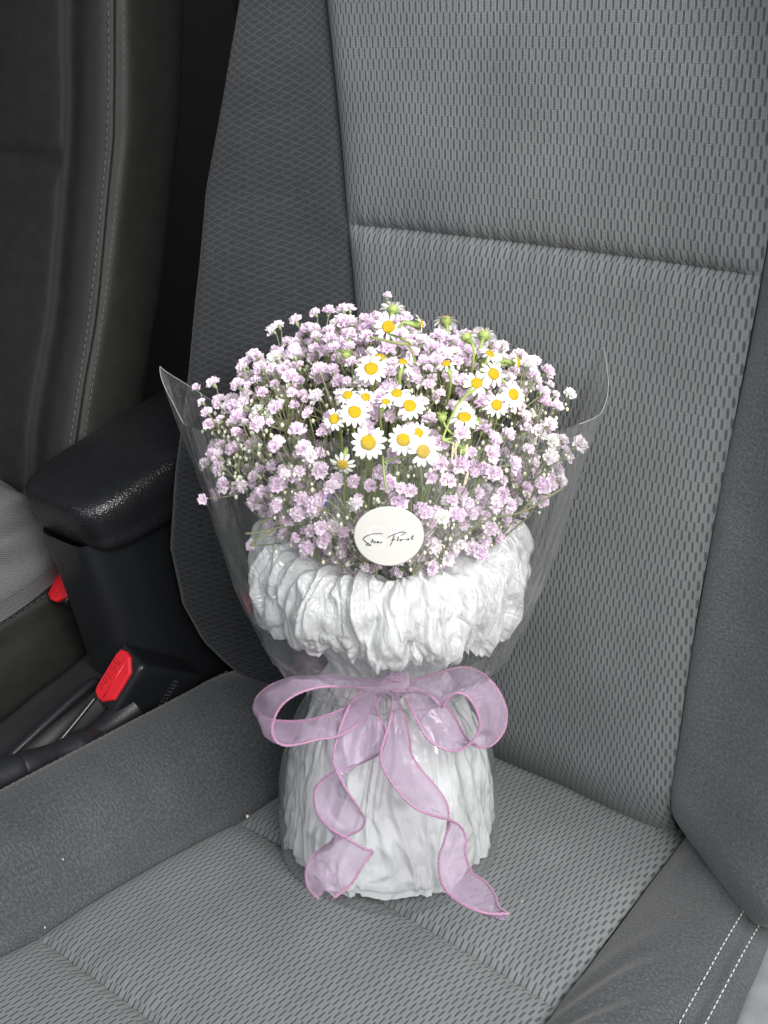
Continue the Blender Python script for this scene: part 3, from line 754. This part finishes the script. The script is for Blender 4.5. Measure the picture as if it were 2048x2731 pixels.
# stray outer blossoms that break the outline, each with its own place in the photo
for x, y in [(440, 1078), (437, 870), (462, 830), (525, 797), (553, 770), (590, 715), (603, 705), (640, 695), (682, 678), (710, 675), (742, 672), (1228, 853), (1183, 992), (1210, 1040), (1100, 1092), (1170, 1050), (1180, 805), (1140, 790), (545, 1178), (1035, 1192), (655, 1218), (660, 1195), (700, 1170), (790, 1225), (905, 1240), (985, 1185), (965, 1210), (640, 1160), (930, 1225), (1010, 1228), (695, 1140), (1190, 985)]:
    pts.append(first_hit(x, y, .003))
rq = random.Random(77)
for _ in range(46):
    q = pts[rq.randrange(len(pts) - 32)]
    if q[1] > .06: continue
    c0 = np.array([0, 0, .31]); d_ = q - c0; k_ = rq.uniform(1.05, 1.13)
    o_ = c0 + d_ * k_
    if math.hypot(o_[0], o_[1]) < np.interp(o_[2], WR[:, 0], WR[:, 1]) - .006 or o_[2] > .405: pts.append(o_)
# --- chamomile: photo place, petal radius in px, facing (right, towards viewer, up), number of petals, droop
CH = [(839, 706, 31, (.05, .8, .45), 13, .05), (849, 668, 26, (.1, -.85, .5), 12, .05), (908, 699, 22, (.95, -.2, .2), 11, .2), (964, 692, 27, (.05, -.75, .7), 12, .4),
      (802, 797, 34, (-.05, .65, .7), 15, .0), (821, 772, 26, (.2, .1, 1), 12, .1), (751, 854, 24, (-.1, .55, .8), 12, .1), (790, 858, 22, (.1, .6, .7), 12, .0),
      (857, 850, 26, (0, .5, .85), 13, .05), (833, 868, 18, (.2, .5, .8), 10, .0), (766, 890, 32, (.1, .75, .6), 15, .1), (722, 905, 25, (-.2, .75, .5), 13, .15),
      (885, 877, 32, (.1, .7, .65), 14, .05), (796, 956, 37, (-.05, .95, .3), 15, .0), (871, 950, 32, (.0, .9, .4), 15, .05), (914, 975, 33, (.1, .95, .3), 15, .1),
      (903, 936, 26, (.1, .8, .6), 13, .0), (740, 1003, 28, (-.15, .8, -.35), 11, .1), (870, 782, 22, (.1, .2, 1), 10, .2), (964, 786, 22, (-.2, .3, 1), 10, .2),
      (1007, 727, 24, (-.3, -.8, .6), 11, .25), (1046, 724, 28, (.35, -.85, .5), 12, .1), (1058, 765, 22, (.4, .3, .8), 11, .1), (1118, 782, 25, (1, .15, .25), 12, .15),
      (1066, 808, 29, (.35, .8, .5), 13, .1), (1030, 828, 28, (.0, .75, .65), 13, .0), (1109, 852, 29, (.45, .7, .45), 14, .05), (1073, 875, 27, (.15, .8, .5), 13, .15), (1003, 902, 33, (.05, .35, .9), 13, .2)]
JOINED = {1, 5, 9, 16, 17, 18, 19, 22}
def petal_mesh(i):
    rr = random.Random(50 + i); mb = MB(); V = []; n = 6
    for j in range(n):
        t = j / (n - 1); w = [.22, .34, .43, .45, .37, .12][j] * rr.uniform(.95, 1.05) * .47
        z = .05 * math.sin(t * 2.5) - .10 * t * t * rr.uniform(.6, 1.4)
        for s_, dz in ((-1, .02), (-.4, -.012), (.4, -.012), (1, .02)): V.append((t * (1 - (.03 if abs(s_) == 1 and j == n - 1 else 0)), s_ * w, z + dz * (1 if j < n - 1 else 0)))
    mb.add(V, [(j * 4 + k, (j + 1) * 4 + k, (j + 1) * 4 + k + 1, j * 4 + k + 1) for j in range(n - 1) for k in range(3)])
    me = mb.mesh('petal'); me.materials.append(M_PETAL); return mb, me
PM = [petal_mesh(i) for i in range(5)]
def disc_mesh():
    mb = MB(); n = 16; V = []; rr = random.Random(4)
    for j, (r, z) in enumerate(((1.0, -.05), (1.04, .1), (.97, .28), (.78, .45), (.5, .55), (.22, .57))):
        for k in range(n): V.append((r * math.cos(2 * math.pi * k / n) * rr.uniform(.96, 1.04), r * math.sin(2 * math.pi * k / n) * rr.uniform(.96, 1.04), z + rr.uniform(-.03, .03)))
    V.append((0, 0, .52))
    F = [(j * n + k, j * n + (k + 1) % n, (j + 1) * n + (k + 1) % n, (j + 1) * n + k) for j in range(5) for k in range(n)] + [(5 * n + k, 5 * n + (k + 1) % n, 6 * n) for k in range(n)]
    mb.add(V, F); me = mb.mesh('disc'); me.materials.append(M_DISC); return me
DM = disc_mesh()
rc = random.Random(5); chpos = []
def frame(zax, roll=0.):
    z = np.array(zax, float); z /= np.linalg.norm(z); h = np.array([1., 0, 0]) if abs(z[0]) < .8 else np.array([0, 1., 0])
    x = np.cross(h, z); x /= np.linalg.norm(x); y = np.cross(z, x)
    x2 = x * math.cos(roll) + y * math.sin(roll); return x2, np.cross(z, x2), z
def mat4(x, y, z, p, s=1.): return Matrix(((x[0] * s, y[0] * s, z[0] * s, p[0]), (x[1] * s, y[1] * s, z[1] * s, p[1]), (x[2] * s, y[2] * s, z[2] * s, p[2]), (0, 0, 0, 1)))
for i, (x, y, rad, fc, npet, droop) in enumerate(CH):
    p = first_hit(x, y, .010 + (.004 if i in (13, 15, 10, 0) else 0) + (.016 if i in (1, 2, 3, 20, 21, 23, 18, 19) else .014 if i in (13, 14, 15, 17) else 0)); rad *= 1.08
    dist = np.linalg.norm(p - CL); rm = rad * dist / (FPX / K)
    nrm = np.array([fc[0], -fc[1], fc[2]], float); nrm /= np.linalg.norm(nrm)
    X, Y, Z = frame(nrm, rc.random() * 6)
    chpos.append(p)
    root = np.array([p[0] * .12 + rc.uniform(-.006, .006), p[1] * .12, .17])
    hub = p * .66 + root * .34 + np.array([rc.uniform(-.012, .012), .035 if p[1] < -.05 else .006, -.004])
    S = spline([root, hub, p - Z * .016 - np.array([0, 0, .004]), p - Z * .0035], 26)
    mb = MB(); mb.tube(S, [.0009] * 20 + [.0009, .0009, .0010, .0014, .0020, .0022], 7)
    n = 10; V = [(p + (X * math.cos(2 * math.pi * k / n) + Y * math.sin(2 * math.pi * k / n)) * r + Z * h) for r, h in ((.0014, -.0042), (rm * .40, -.0022), (rm * .46, -.0004)) for k in range(n)]
    mb.add(V, [(a * n + k, a * n + (k + 1) % n, (a + 1) * n + (k + 1) % n, (a + 1) * n + k) for a in range(2) for k in range(n)])
    fl = mb.build('chamomile', M_STEMG, bq)
    rd = rm * .41
    link('disc', DM, fl, (), True, mat4(X, Y, Z, p, rd))
    jm = MB()
    for k in range(npet):
        if rc.random() < .04: continue
        a = 2 * math.pi * (k + rc.uniform(-.18, .18)) / npet; el = -droop - rc.uniform(-.12, .22)
        dx = X * math.cos(a) + Y * math.sin(a); px = dx * math.cos(el) + Z * math.sin(el); pz = Z * math.cos(el) - dx * math.sin(el); py = np.cross(pz, px)
        tw = rc.uniform(-.25, .25); py2 = py * math.cos(tw) + pz * math.sin(tw); pz2 = np.cross(px, py2)
        L = (rm - rd * .8) * rc.uniform(.92, 1.06); o0 = p + dx * rd * .8 + Z * rd * .02
        Mm = mat4(px, py2, pz2, o0, L); pm = PM[rc.randrange(5)]
        if i in JOINED: jm.add([Mm @ Vector(v) for v in pm[0].v], pm[0].f)
        else: link('petal', pm[1], fl, (), True, Mm)
    if i in JOINED: tag(jm.build('petals', M_PETAL, fl), kind='stuff')
# green chamomile buds and side stems
for x, y, s in [(747, 767, .8), (955, 903, .8), (1000, 974, .8), (1029, 913, .7)]:
    p = first_hit(x, y, .008); mb = MB(); n = 10
    V = [p + np.array([math.cos(2 * math.pi * k / n) * r * s, math.sin(2 * math.pi * k / n) * r * s, h * s]) for r, h in ((.0012, -.0035), (.0034, -.0015), (.0040, .001), (.0030, .0032), (.001, .004)) for k in range(n)]
    mb.add(V, [(a * n + k, a * n + (k + 1) % n, (a + 1) * n + (k + 1) % n, (a + 1) * n + k) for a in range(4) for k in range(n)])
    for k in range(9):
        a = 2 * math.pi * k / 9; d = np.array([math.cos(a), math.sin(a), 1.1]); mb.tube([p + d * .0018 * s, p + d * .0042 * s], [.0008, .0003], 4)
    mb.tube(spline([p - [0, 0, .003], p * .8 + np.array([.006, .01, .05]), np.array([p[0] * .2, 0, .2])], 14), .0009, 6)
    mb.build('chamomile_bud', M_STEMG, bq)
# visible looping green stems between the upper blooms
mb = MB()
for L in ([(872, 698), (888, 703), (905, 712)], [(800, 728), (860, 742), (884, 748), (897, 785)], [(838, 720), (870, 733), (890, 745)], [(1065, 740), (1045, 790), (1010, 850), (985, 880), (955, 950)], [(955, 950), (985, 945), (1010, 930), (1040, 912)], [(955, 950), (990, 962), (1000, 975)], [(827, 985), (830, 1030), (836, 1060)], [(830, 1000), (850, 990), (885, 985)], [(1030, 840), (1000, 860), (985, 880)], [(1118, 790), (1080, 788), (1040, 786)], [(1078, 815), (1100, 835), (1109, 848)], [(955, 902), (965, 925), (985, 945)]):
    mb.tube(spline([first_hit(x, y, .007) for x, y in L], 20), .0008, 6)
tag(mb.build('chamomile_side_stems', M_STEMG, bq), kind='stuff')

# keep gypsophila clear of the chamomile faces
def blocks(p):
    for qi, q in enumerate(chpos):
        v = q - CL; d = np.linalg.norm(v); v = v / d; w = p - CL; t = w @ v
        if t < d + .004 and np.linalg.norm(w - v * t) < (.0115 if qi in (1, 2, 3, 20, 21, 23) else .0085): return True
    return False
pts = [p for p in pts if not blocks(p)]
# sprays
rs = random.Random(9); hubs = []
for p in pts:
    if all(np.linalg.norm(p - h) > .040 for h in hubs): hubs.append(p)
groups = [[] for _ in hubs]
for p in pts: groups[min(range(len(hubs)), key=lambda k: np.linalg.norm(hubs[k] - p))].append(p)
cand = []
inst = []
for gi, (h, g) in enumerate(zip(hubs, groups)):
    mb = MB(); ctr = sum(g) / len(g)
    root = np.array([ctr[0] * .10, ctr[1] * .10, .165]); hub = root + (ctr - root) * .66
    mb.tube(spline([root, root + (hub - root) * .5 + np.array([rs.uniform(-.006, .006), rs.uniform(-.006, .006), .004]), hub], 10), [.0011] * 6 + [.001, .0009, .0009, .0008], 5)
    twigs = [hub + (ctr - hub) * .55 + np.array([rs.uniform(-.010, .010) for _ in range(3)]) for _ in range(4)]
    for tw in twigs: mb.tube(spline([hub, (hub + tw) / 2 + np.array([rs.uniform(-.002, .002) for _ in range(3)]), tw], 6), .0006, 4, cap=False)
    buds = MB()
    for p in g:
        tw = min(twigs, key=lambda q: np.linalg.norm(q - p))
        out = p - tw; out = out / (np.linalg.norm(out) + 1e-9)
        rad_ = np.array([p[0], p[1], (p[2] - .30) * 1.2]); rad_ /= np.linalg.norm(rad_) + 1e-9
        nrm = out * .5 + rad_ * .8 + np.array([rs.uniform(-.35, .35) for _ in range(3)]); nrm /= np.linalg.norm(nrm)
        b_ = p - nrm * .004
        mid = (tw + b_) / 2 + np.array([rs.uniform(-.003, .003) for _ in range(3)])
        mb.tube(spline([tw, mid, b_], 7), .00042, 4, cap=False)
        for _ in range(rs.choice((1, 2, 2, 3, 4) if abs(p[0]) > .07 or p[2] < .33 else (1, 1, 2, 2))):
            e_ = mid + out * rs.uniform(.002, .008) + np.array([rs.uniform(-.008, .008) for _ in range(3)])
            mb.tube([mid, (mid + e_) / 2 + [0, 0, .0008], e_], .00032, 3, cap=False)
            s_ = rs.uniform(.0008, .0015); V = []; n = 6
            for r, hh in ((.3, -1.3), (.95, -.4), (.9, .5), (.2, 1.2)): V += [e_ + np.array([math.cos(2 * math.pi * k / n) * r * s_, math.sin(2 * math.pi * k / n) * r * s_, hh * s_]) for k in range(n)]
            buds.add(V, [(a * n + k, a * n + (k + 1) % n, (a + 1) * n + (k + 1) % n, (a + 1) * n + k) for a in range(3) for k in range(n)])
        X, Y, Z = frame(nrm, rs.random() * 6)
        white = p[0] > .075 and p[2] > .37
        vi = rs.choice((10, 11, 12, 4, 8)) if (white and rs.random() < .7) else rs.choice((0, 1, 2, 3, 4, 5, 6, 7, 8, 9, 13, 13, 10, 1, 3, 0, 12 if rs.random() < .5 else 6))
        small = (.52 + .56 * rs.random() ** .8) * (.92 if p[2] < .32 else 1)
        inst.append((p, X, Y, Z, small, vi, gi))
    sp = mb.build('gypsophila_spray', M_STEM, bq)
    if buds.v: tag(buds.build('buds', M_BUD, sp), kind='stuff')
    cand.append(sp)
# the 300 that show largest stay single blossoms, the rest become one mass
def score(it):
    p = it[0]; v = CL - p; v = v / np.linalg.norm(v)
    e = np.array([p[0], p[1], max(0, p[2] - .33) * 1.5]); e /= np.linalg.norm(e) + 1e-9
    depth = min(env(p[2]) - math.hypot(p[0], p[1]), ZR + .092 * math.sqrt(max(0, 1 - (math.hypot(p[0], p[1]) / .139) ** 2)) - p[2])
    return (e @ v) - depth * 25 + (it[4] - 1) * .5
inst.sort(key=score, reverse=True)
mass = MB()
for k, (p, X, Y, Z, s_, vi, gi) in enumerate(inst):
    Mm = mat4(X, Y, Z, p, s_)
    if k < 300: link('gypsophila_blossom', BV[vi][1], cand[gi], (), False, Mm)
    else:
        m_ = BV[vi][0]; kk = len(mass.v)
        mass.v += [tuple(Mm @ Vector(v)) for v in m_.v]; mass.a += m_.a; mass.f += [tuple(i + kk for i in f) for f in m_.f]; mass.m += m_.m
tag(mass.build('blossom_mass', [M_BLOS, M_CALYX], bq, False, 'tint'), kind='stuff')
# bare forked twigs that stick out low at the left and right
mb = MB()
for L in ([(660, 1130), (600, 1140), (560, 1150), (530, 1153)], [(600, 1140), (585, 1150), (550, 1168), (543, 1180)], [(640, 1120), (610, 1135), (590, 1120), (560, 1130)], [(1000, 1150), (1060, 1120), (1130, 1105), (1215, 1055)], [(1060, 1120), (1075, 1090), (1085, 1060)], [(980, 1170), (1040, 1130), (1060, 1120)], [(1130, 1105), (1150, 1070), (1160, 1040)]):
    mb.tube(spline([bp(x, y, -.075) for x, y in L], 16), .0008, 5)
tag(mb.build('bare_twigs', M_STEM, bq), kind='stuff')
# thick stems above the collar
mb = MB()
for k in range(26):
    a = rs.uniform(0, 2 * math.pi); r0 = rs.uniform(.002, .02); r1 = rs.uniform(.02, .06); t1 = rs.uniform(.30, .345)
    mb.tube(spline([(r0 * math.cos(a), r0 * math.sin(a), .17), ((r0 + r1) * .45 * math.cos(a), (r0 + r1) * .45 * math.sin(a), .245), (r1 * math.cos(a + .2), r1 * math.sin(a + .2), t1)], 12), rs.uniform(.0011, .0018), 6)
tag(mb.build('stem_bundle', M_STEMG, bq), kind='stuff')
mb = MB(); p = bp(703, 1079, -.10); mb.box(p, (.0028, .0012, .0075), np.array([[.95, 0, -.3], [0, 1, 0], [.3, 0, .95]])); mb.build('blue_tag', M_BLUE, bq, False)

# --- sticker with lettering on the front of the wrap
SP = bp(1037 / K, 1431 / K, -.1485); sd = np.linalg.norm(SP - CL)
RS = 93.5 * sd / FPX
zt_ = np.array([0, -math.cos(R(-9)), math.sin(R(-9))]); xt_ = np.array([1., 0, 0]); yt_ = np.cross(zt_, xt_)
stk = None
def bendz(x, y): return -(x * x) / (2 * .15)
mb = MB(); n = 72
V = [(0, 0, 0)]; 
for r in (.25, .5, .75, .96, 1.): V += [(RS * r * math.cos(2 * math.pi * k / n), RS * r * math.sin(2 * math.pi * k / n), 0) for k in range(n)]
V = [(x, y, bendz(x, y) + .0004) for x, y, _ in V]
F = [(0, 1 + k, 1 + (k + 1) % n) for k in range(n)] + [(1 + a * n + k, 1 + (a + 1) * n + k, 1 + (a + 1) * n + (k + 1) % n, 1 + a * n + (k + 1) % n) for a in range(4) for k in range(n)]
k0 = len(V); V += [(RS * math.cos(2 * math.pi * k / n), RS * math.sin(2 * math.pi * k / n), bendz(RS * math.cos(2 * math.pi * k / n), 0)) for k in range(n)]
F += [(k0 - n + k, k0 + k, k0 + (k + 1) % n, k0 - n + (k + 1) % n) for k in range(n)]
mb.add(V, F); stk = mb.build('sticker', M_STICK, bq); stk.matrix_local = mat4(xt_, yt_, zt_, SP)
def stroke(mb, pts, wid, h):
    P = [((x - 810) / 705 * RS, -(y - 760) / 630 * RS) for x, y in pts]
    S = spline(P, max(8, 6 * len(P))); T = np.gradient(S, axis=0); T /= np.linalg.norm(T, axis=1)[:, None] + 1e-12; N = np.c_[-T[:, 1], T[:, 0]]
    m = len(S); w = np.interp(np.linspace(0, 1, m), np.linspace(0, 1, len(wid)), wid) / 705 * RS / 2
    V = []
    for i in range(m):
        for sg in (-1, 1): q = S[i] + N[i] * w[i] * sg; V.append((q[0], q[1], bendz(*q) + h))
    mb.add(V, [(2 * i, 2 * i + 1, 2 * i + 3, 2 * i + 2) for i in range(m - 1)])
mb = MB()
stroke(mb, [(700, 600), (650, 560), (560, 545), (460, 580), (405, 650), (440, 725), (540, 780), (650, 840), (705, 910), (670, 990), (570, 1040), (460, 1030), (395, 985)], [45, 18, 18, 40, 75, 85, 95, 95, 80, 45, 18, 18, 40], .0006)
stroke(mb, [(850, 535), (856, 760), (862, 990)], [20, 18, 20], .0006); stroke(mb, [(850, 540), (1030, 745), (1212, 955)], [95, 95, 85], .00062); stroke(mb, [(1190, 490), (1203, 720), (1216, 960)], [20, 18, 20], .00064)
stroke(mb, [(785, 535), (900, 528)], [14, 14], .0006); stroke(mb, [(815, 1000), (915, 985)], [18, 18], .0006); stroke(mb, [(1130, 497), (1245, 485)], [18, 18], .0006)
mb.build('monogram_lettering', M_MONO, stk, False)
mb = MB(); W = 15
for L in ([(695, 695), (640, 680), (560, 685), (470, 700), (380, 735), (310, 785), (305, 825), (340, 865), (400, 905), (450, 935), (440, 942), (380, 940), (352, 930), (375, 912), (420, 915), (450, 938)], [(495, 795), (475, 840), (458, 885)], [(458, 885), (480, 850), (505, 845), (512, 865), (510, 885)], [(540, 845), (532, 880), (546, 882)], [(568, 885), (585, 852), (595, 860), (590, 882), (612, 850), (622, 860), (618, 882)], [(660, 848), (653, 878), (685, 858)], [(780, 770), (850, 730), (950, 685), (1050, 655), (1130, 655), (1135, 675), (1090, 705), (1040, 735)], [(920, 725), (900, 790), (870, 870), (842, 945)], [(860, 815), (900, 810), (945, 800)], [(1010, 735), (995, 790), (985, 835), (1000, 830)], [(1052, 803), (1038, 822), (1055, 832), (1070, 815), (1052, 803)], [(1100, 798), (1095, 828)], [(1097, 814), (1115, 800), (1130, 806)], [(1160, 798), (1154, 825), (1172, 822)], [(1218, 788), (1197, 800), (1215, 815), (1200, 828), (1180, 824)], [(1300, 720), (1280, 775), (1268, 810), (1290, 812), (1310, 800)], [(1255, 767), (1310, 755)]):
    stroke(mb, L, [W * .8, W * 1.2, W, W * .8], .0009)
mb.build('name_lettering', M_INK, stk, False)

# --- ribbon: pairs of edges traced in the photo, each at its own depth in front of the neck
def q4(x, y, b): return bp((640 + x / 2.074) / K, (1700 + y / 2.074) / K, b)
rib = MB(); KN = q4(835, 262, -.073)
def knot():
    def fn(u, v):
        th = 2 * math.pi * u; ph = math.pi * v
        r = 1 + .16 * math.sin(3 * th + 2 * ph) + .30 * ridge(math.cos(th) * 4, ph * 1.2, math.sin(th) * 4) + .15 * nz(math.cos(th) * 2, math.sin(th) * 2, ph)
        return KN + np.array([.0105 * math.sin(ph) * math.cos(th) * r, .007 * math.sin(ph) * math.sin(th), .0085 * math.cos(ph) * r * (1 + .3 * math.cos(th))])
    return grid('ribbon_bow', 48, 24, fn, M_ORGK, bq, closed=True)
bow = knot()
def strip(name, rows, n=110, m=9, belly=.004):
    """rows: (x1, y1, b1, x2, y2, b2)"""
    A = spline([q4(r[0], r[1], r[2]) for r in rows], n); Bq = spline([q4(r[3], r[4], r[5]) for r in rows], n)
    for P in (A, Bq): P[:, 2] = np.maximum(P[:, 2], .0035)
    Tn = np.gradient((A + Bq) / 2, axis=0); V = []
    for i in range(n):
        nn = np.cross(Tn[i], Bq[i] - A[i]); nn /= np.linalg.norm(nn) + 1e-9
        for j in range(m):
            t = j / (m - 1); p = A[i] * (1 - t) + Bq[i] * t
            p = p + nn * belly * 1.2 * math.sin(math.pi * t) + nn * (.0036 * nz(i * .11, t * 3.5, len(name) + rows[0][0] * .01) + .0014 * math.sin(t * 11 + i * .16 + 3 * nz(i * .05))) * math.sin(math.pi * t)
            V.append(p)
    mb = MB(); mb.add(V, [(i * m + j, i * m + j + 1, (i + 1) * m + j + 1, (i + 1) * m + j) for i in range(n - 1) for j in range(m - 1)])
    o = mb.build(name, M_ORG, bow)
    for P in (A, Bq):
        PP = spline(P, 260); mb = MB(); mb.tube(PP, .00092, 8, twist=.62); mb.build('wired_edge', M_CORD, bow)
    return o
d0 = -.072
strip('ribbon_loop', [(790, 245, d0, 760, 285, d0 - .004), (640, 232, -.072, 640, 277, -.085), (430, 220, -.062, 480, 272, -.095), (280, 228, -.055, 360, 295, -.10), (170, 265, -.05, 270, 340, -.104), (95, 330, -.05, 215, 395, -.107), (85, 380, -.055, 185, 460, -.110), (110, 425, -.06, 175, 515, -.112), (160, 450, -.066, 195, 570, -.113), (230, 462, -.07, 245, 597, -.113), (330, 462, -.075, 320, 592, -.112), (450, 440, -.08, 430, 565, -.108), (580, 390, -.08, 560, 540, -.10), (700, 320, -.076, 690, 450, -.085), (790, 275, d0, 780, 330, d0)], 150)
strip('ribbon_loop', [(880, 245, d0, 890, 285, d0 - .004), (960, 235, -.066, 980, 300, -.085), (1070, 205, -.055, 1060, 330, -.094), (1160, 178, -.05, 1118, 385, -.10), (1250, 165, -.048, 1135, 350, -.103), (1340, 200, -.048, 1200, 306, -.105), (1420, 280, -.05, 1270, 340, -.107), (1470, 390, -.055, 1320, 440, -.109), (1470, 480, -.06, 1318, 520, -.110), (1440, 550, -.068, 1275, 585, -.112), (1380, 602, -.076, 1200, 627, -.113), (1310, 605, -.082, 1110, 612, -.112), (1250, 560, -.084, 1035, 555, -.108), (1190, 450, -.084, 985, 470, -.10), (1110, 350, -.08, 940, 380, -.09), (960, 275, -.074, 880, 300, d0 - .003)], 160)
def bt(y, k=0.): s = min(max((y - 250) / 1150, 0), 1.15); return -(.076 + .088 * s ** 1.5) + k
def tail(rows): return [(a, b, bt(b, k1), c, d, bt(d, k2)) for a, b, k1, c, d, k2 in rows]
strip('ribbon_tail', tail([(790, 262, 0, 800, 255, 0), (700, 280, -.002, 745, 300, 0), (630, 335, -.004, 745, 370, 0), (580, 430, -.006, 768, 440, .002), (545, 530, -.008, 806, 540, .004), (522, 620, -.010, 780, 630, .008), (516, 690, -.014, 680, 690, .014), (545, 760, -.016, 520, 745, .016), (600, 860, -.014, 430, 815, .010), (660, 950, -.006, 410, 890, .0), (690, 1010, .004, 430, 975, -.010), (665, 1062, .010, 490, 1050, -.015), (580, 1105, .013, 585, 1107, -.016), (470, 1155, .010, 655, 1148, -.014), (400, 1215, .004, 700, 1172, -.012), (366, 1290, -.004, 735, 1186, -.010), (372, 1370, -.010, 690, 1245, -.008), (400, 1415, -.014, 610, 1370, -.012), (432, 1443, -.016, 520, 1440, -.016)]), 170)
strip('ribbon_tail', tail([(835, 275, 0, 850, 265, 0), (845, 350, -.002, 890, 380, 0), (835, 440, -.004, 918, 470, 0), (805, 540, -.006, 938, 560, 0), (778, 640, -.010, 948, 645, .002), (785, 710, -.014, 1000, 730, .004), (830, 790, -.016, 1075, 815, .006), (900, 880, -.016, 1128, 890, .008), (980, 950, -.014, 1152, 955, .010), (1080, 990, -.010, 1150, 1040, .006), (1165, 1012, -.002, 1130, 1130, .0), (1225, 1055, .006, 1105, 1200, -.008), (1252, 1120, .010, 1100, 1280, -.014), (1247, 1200, .010, 1120, 1370, -.018), (1285, 1300, .006, 1180, 1440, -.020), (1360, 1355, .0, 1260, 1490, -.022), (1410, 1425, -.008, 1350, 1522, -.022), (1432, 1490, -.014, 1420, 1530, -.022), (1470, 1520, -.018, 1490, 1526, -.022)]), 170)
# shorter folds round the knot
strip('ribbon_fold', [(760, 240, -.07, 800, 285, -.074), (850, 236, -.08, 870, 300, -.084), (930, 242, -.07, 950, 290, -.074)], 30)

# ------------------------------------------------------------------ specks on the seat
def speck(x, y, w, size, label, ang):
    P = hit(x, y, NC * w, NC); mb = MB(); c_, s_ = math.cos(ang), math.sin(ang); ax = EX * c_ + FC * s_; ay = -EX * s_ + FC * c_
    o = [P + ax * size * a + ay * size * b * .6 + NC * h for a, b, h in ((-1, 0, .0004), (-.2, -.9, .0008), (1, -.3, .0012), (.7, .8, .0006), (-.4, .7, .0010))]
    mb.add(list(o) + [q - NC * .0006 for q in o], [(0, 1, 2, 3, 4), (9, 8, 7, 6, 5)] + [(i, 5 + i, 5 + (i + 1) % 5, (i + 1) % 5) for i in range(5)])
    tag(mb.build('crumb', M_CRUMB, None, False), label, 'crumb', 'crumbs on the seat')
speck(660, 2178, -.004, .0026, 'pale crumb at the seat seam left of the bouquet base', .6)
speck(168, 2293, .022, .0010, 'tiny white crumb on the dark velour bolster at lower left', .2)
speck(255, 2357, -.004, .0011, 'tiny white crumb on the edge between bolster and woven panel', 1.)
speck(120, 2475, -.004, .0011, 'tiny white crumb by the front seam at lower left', .4)
speck(1392, 2405, .0, .0008, 'tiny white crumb on the woven panel right of the ribbon end', .4)
